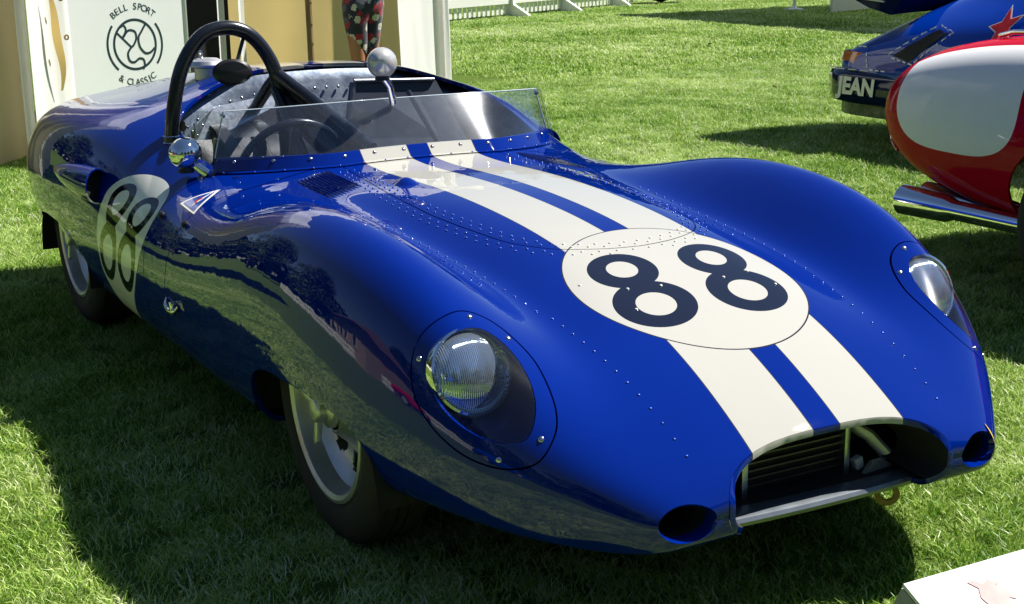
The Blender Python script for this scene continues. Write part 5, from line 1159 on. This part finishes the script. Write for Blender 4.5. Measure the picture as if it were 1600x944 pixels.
mb.build('trunk', M_bark, tr0)
mb = MB()
cl = [(rr.uniform(-3.6, 3.6), rr.uniform(-3.6, 3.6), rr.uniform(3.0, 10.0), rr.uniform(1.0, 2.0)) for _ in range(46)]
for cx, cy_, cz_, r0 in cl:
    sc_ = 1-max(0, (cz_-6.5))*.16; cx *= sc_; cy_ *= sc_
    for k in range(170):
        v = Vector((rr.gauss(0, 1), rr.gauss(0, 1), rr.gauss(0, 1))).normalized()*r0*rr.uniform(.55, 1.05); c = Vector((cx, cy_, cz_))+v; s_ = rr.uniform(.09, .2)
        u = Vector((rr.gauss(0, 1), rr.gauss(0, 1), rr.gauss(0, 1))).normalized(); t = u.orthogonal().normalized(); o = len(mb.v)
        mb.v += [tuple(c+u*s_*1.4), tuple(c+t*s_), tuple(c-u*s_*1.4), tuple(c-t*s_)]; mb.f.append((o, o+1, o+2, o+3)); mb.mi.append(0)
mb.build('crown', M_leaf1, tr0, smooth=False)
TS = [(-30, -24), (-9, -24), (-3, -27), (4, -26), (11, -23), (17, -17), (21, -9), (23, 0), (21, 9), (-24, -17), (-31, -11), (-36, -2), (15, 17)]
ORD = ['first', 'second', 'third', 'fourth', 'fifth', 'sixth', 'seventh', 'eighth', 'ninth', 'tenth', 'eleventh', 'twelfth', 'last']
TS.sort(key=lambda p: math.hypot(p[0]+19, p[1]+15.5))
for i, (x, y) in enumerate(TS):
    t = tr0 if i == 0 else dup(tr0); t.location = (x+rr.uniform(-1, 1), y+rr.uniform(-1, 1), 0); t.rotation_euler[2] = rr.uniform(0, 6); s_ = rr.uniform(.8, 1.15); t.scale = (s_, s_, s_*rr.uniform(.9, 1.1)); t['label'] = 'broad dark green tree, %s in distance from the tan clubhouse' % ORD[i]
bh = thing('clubhouse', 'long tan stucco house with a dark tiled roof, beyond the lawn to the side', 'building', (-15, -19.5, 0), math.radians(28))
M_stucco = plain('tan_stucco', (.36, .26, .18), rough=.85, bump=.2); M_roof = plain('brown_roof_tiles', (.10, .055, .04), rough=.8, bump=.5, bscale=12); M_pane = plain('window_glass', (.03, .04, .05), rough=.05)
mb = MB(); mb.box((0, 0, 1.7), (17, 6, 3.4)); mb.build('wall', M_stucco, bh, smooth=False)
mb = MB(); mb.add([(-9, -3.7, 3.3), (9, -3.7, 3.3), (9, 3.7, 3.3), (-9, 3.7, 3.3), (-6, 0, 5.4), (6, 0, 5.4)], [(0, 1, 5, 4), (1, 2, 5), (2, 3, 4, 5), (3, 0, 4), (0, 3, 2, 1)]); mb.build('roof', M_roof, bh, smooth=False)
for k in range(7):
    mb = MB(); mb.box((-7+k*2.3, 3.02, 1.8), (1.2, .08, 1.3)); w0 = mb.build('window', M_white, bh, smooth=False)
    mb = MB(); mb.box((-7+k*2.3, 3.07, 1.8), (1.0, .03, 1.1)); mb.build('pane', M_pane, w0, smooth=False)
f2 = thing('picket_fence', 'long white picket fence in front of the tan house', 'fence', (-24, -12.0, 0), math.radians(-8), None)
pk2 = pk.copy(); COL.objects.link(pk2); pk2.parent = f2; pk2.location = (0, 0, 0); pk2.matrix_parent_inverse = Matrix()
for i in range(1, 190): c = pk2.copy(); COL.objects.link(c); c.location = (i*.15, 0, 0)
for z in (.30, .68): mb = MB(); mb.box((14.2, -.03, z), (28.5, .035, .13)); mb.build('rail', M_white, f2, smooth=False)
hg = thing('hedge', 'clipped dark hedge behind the long white fence', 'hedge', (-4, -18.5, 0))
mb = MB()
for k in range(9000):
    c = Vector((rr.uniform(-15, 22), rr.uniform(-.7, .7), rr.uniform(0, 1.7))); s_ = .10; u = Vector((rr.gauss(0, 1), rr.gauss(0, 1), rr.gauss(0, 1))).normalized(); t = u.orthogonal().normalized(); o = len(mb.v)
    mb.v += [tuple(c+u*s_*1.4), tuple(c+t*s_), tuple(c-u*s_*1.4), tuple(c-t*s_)]; mb.f.append((o, o+1, o+2, o+3)); mb.mi.append(0)
mb.build('foliage', M_leaf1, hg, smooth=False)

mb = MB()
for k in range(26000):
    a = rr.uniform(0, 6.283); hh = 9+2.5*math.sin(a*5)+1.8*math.sin(a*13+1)+1.2*math.sin(a*31); z = rr.uniform(0, 1)**.8*hh; r0 = 62+rr.uniform(-4, 4)-2*math.sin(a*17); s_ = rr.uniform(.35, .8)
    c = Vector((r0*math.cos(a)-2, r0*math.sin(a)-1, z)); u = Vector((rr.gauss(0, 1), rr.gauss(0, 1), rr.gauss(0, 1))).normalized(); t = u.orthogonal().normalized(); o = len(mb.v)
    mb.v += [tuple(c+u*s_*1.3), tuple(c+t*s_), tuple(c-u*s_*1.3), tuple(c-t*s_)]; mb.f.append((o, o+1, o+2, o+3)); mb.mi.append(0)
tag(mb.build('woodland', M_leaf1, None, smooth=False), kind='stuff')

r2 = dup(rc, (-7, -14, 0), math.radians(-15), 'unseen copy of the red and white racing car, added for reflections in the paint')  # added copy out of view, gives the flank something red to mirror
b2 = dup(bc, (1.5, -11.5, 0), math.radians(20), 'unseen copy of the blue coupe with whale tail, added for reflections in the paint')  # added coupe copy out of view, breaks up the pale band mirrored in the flank
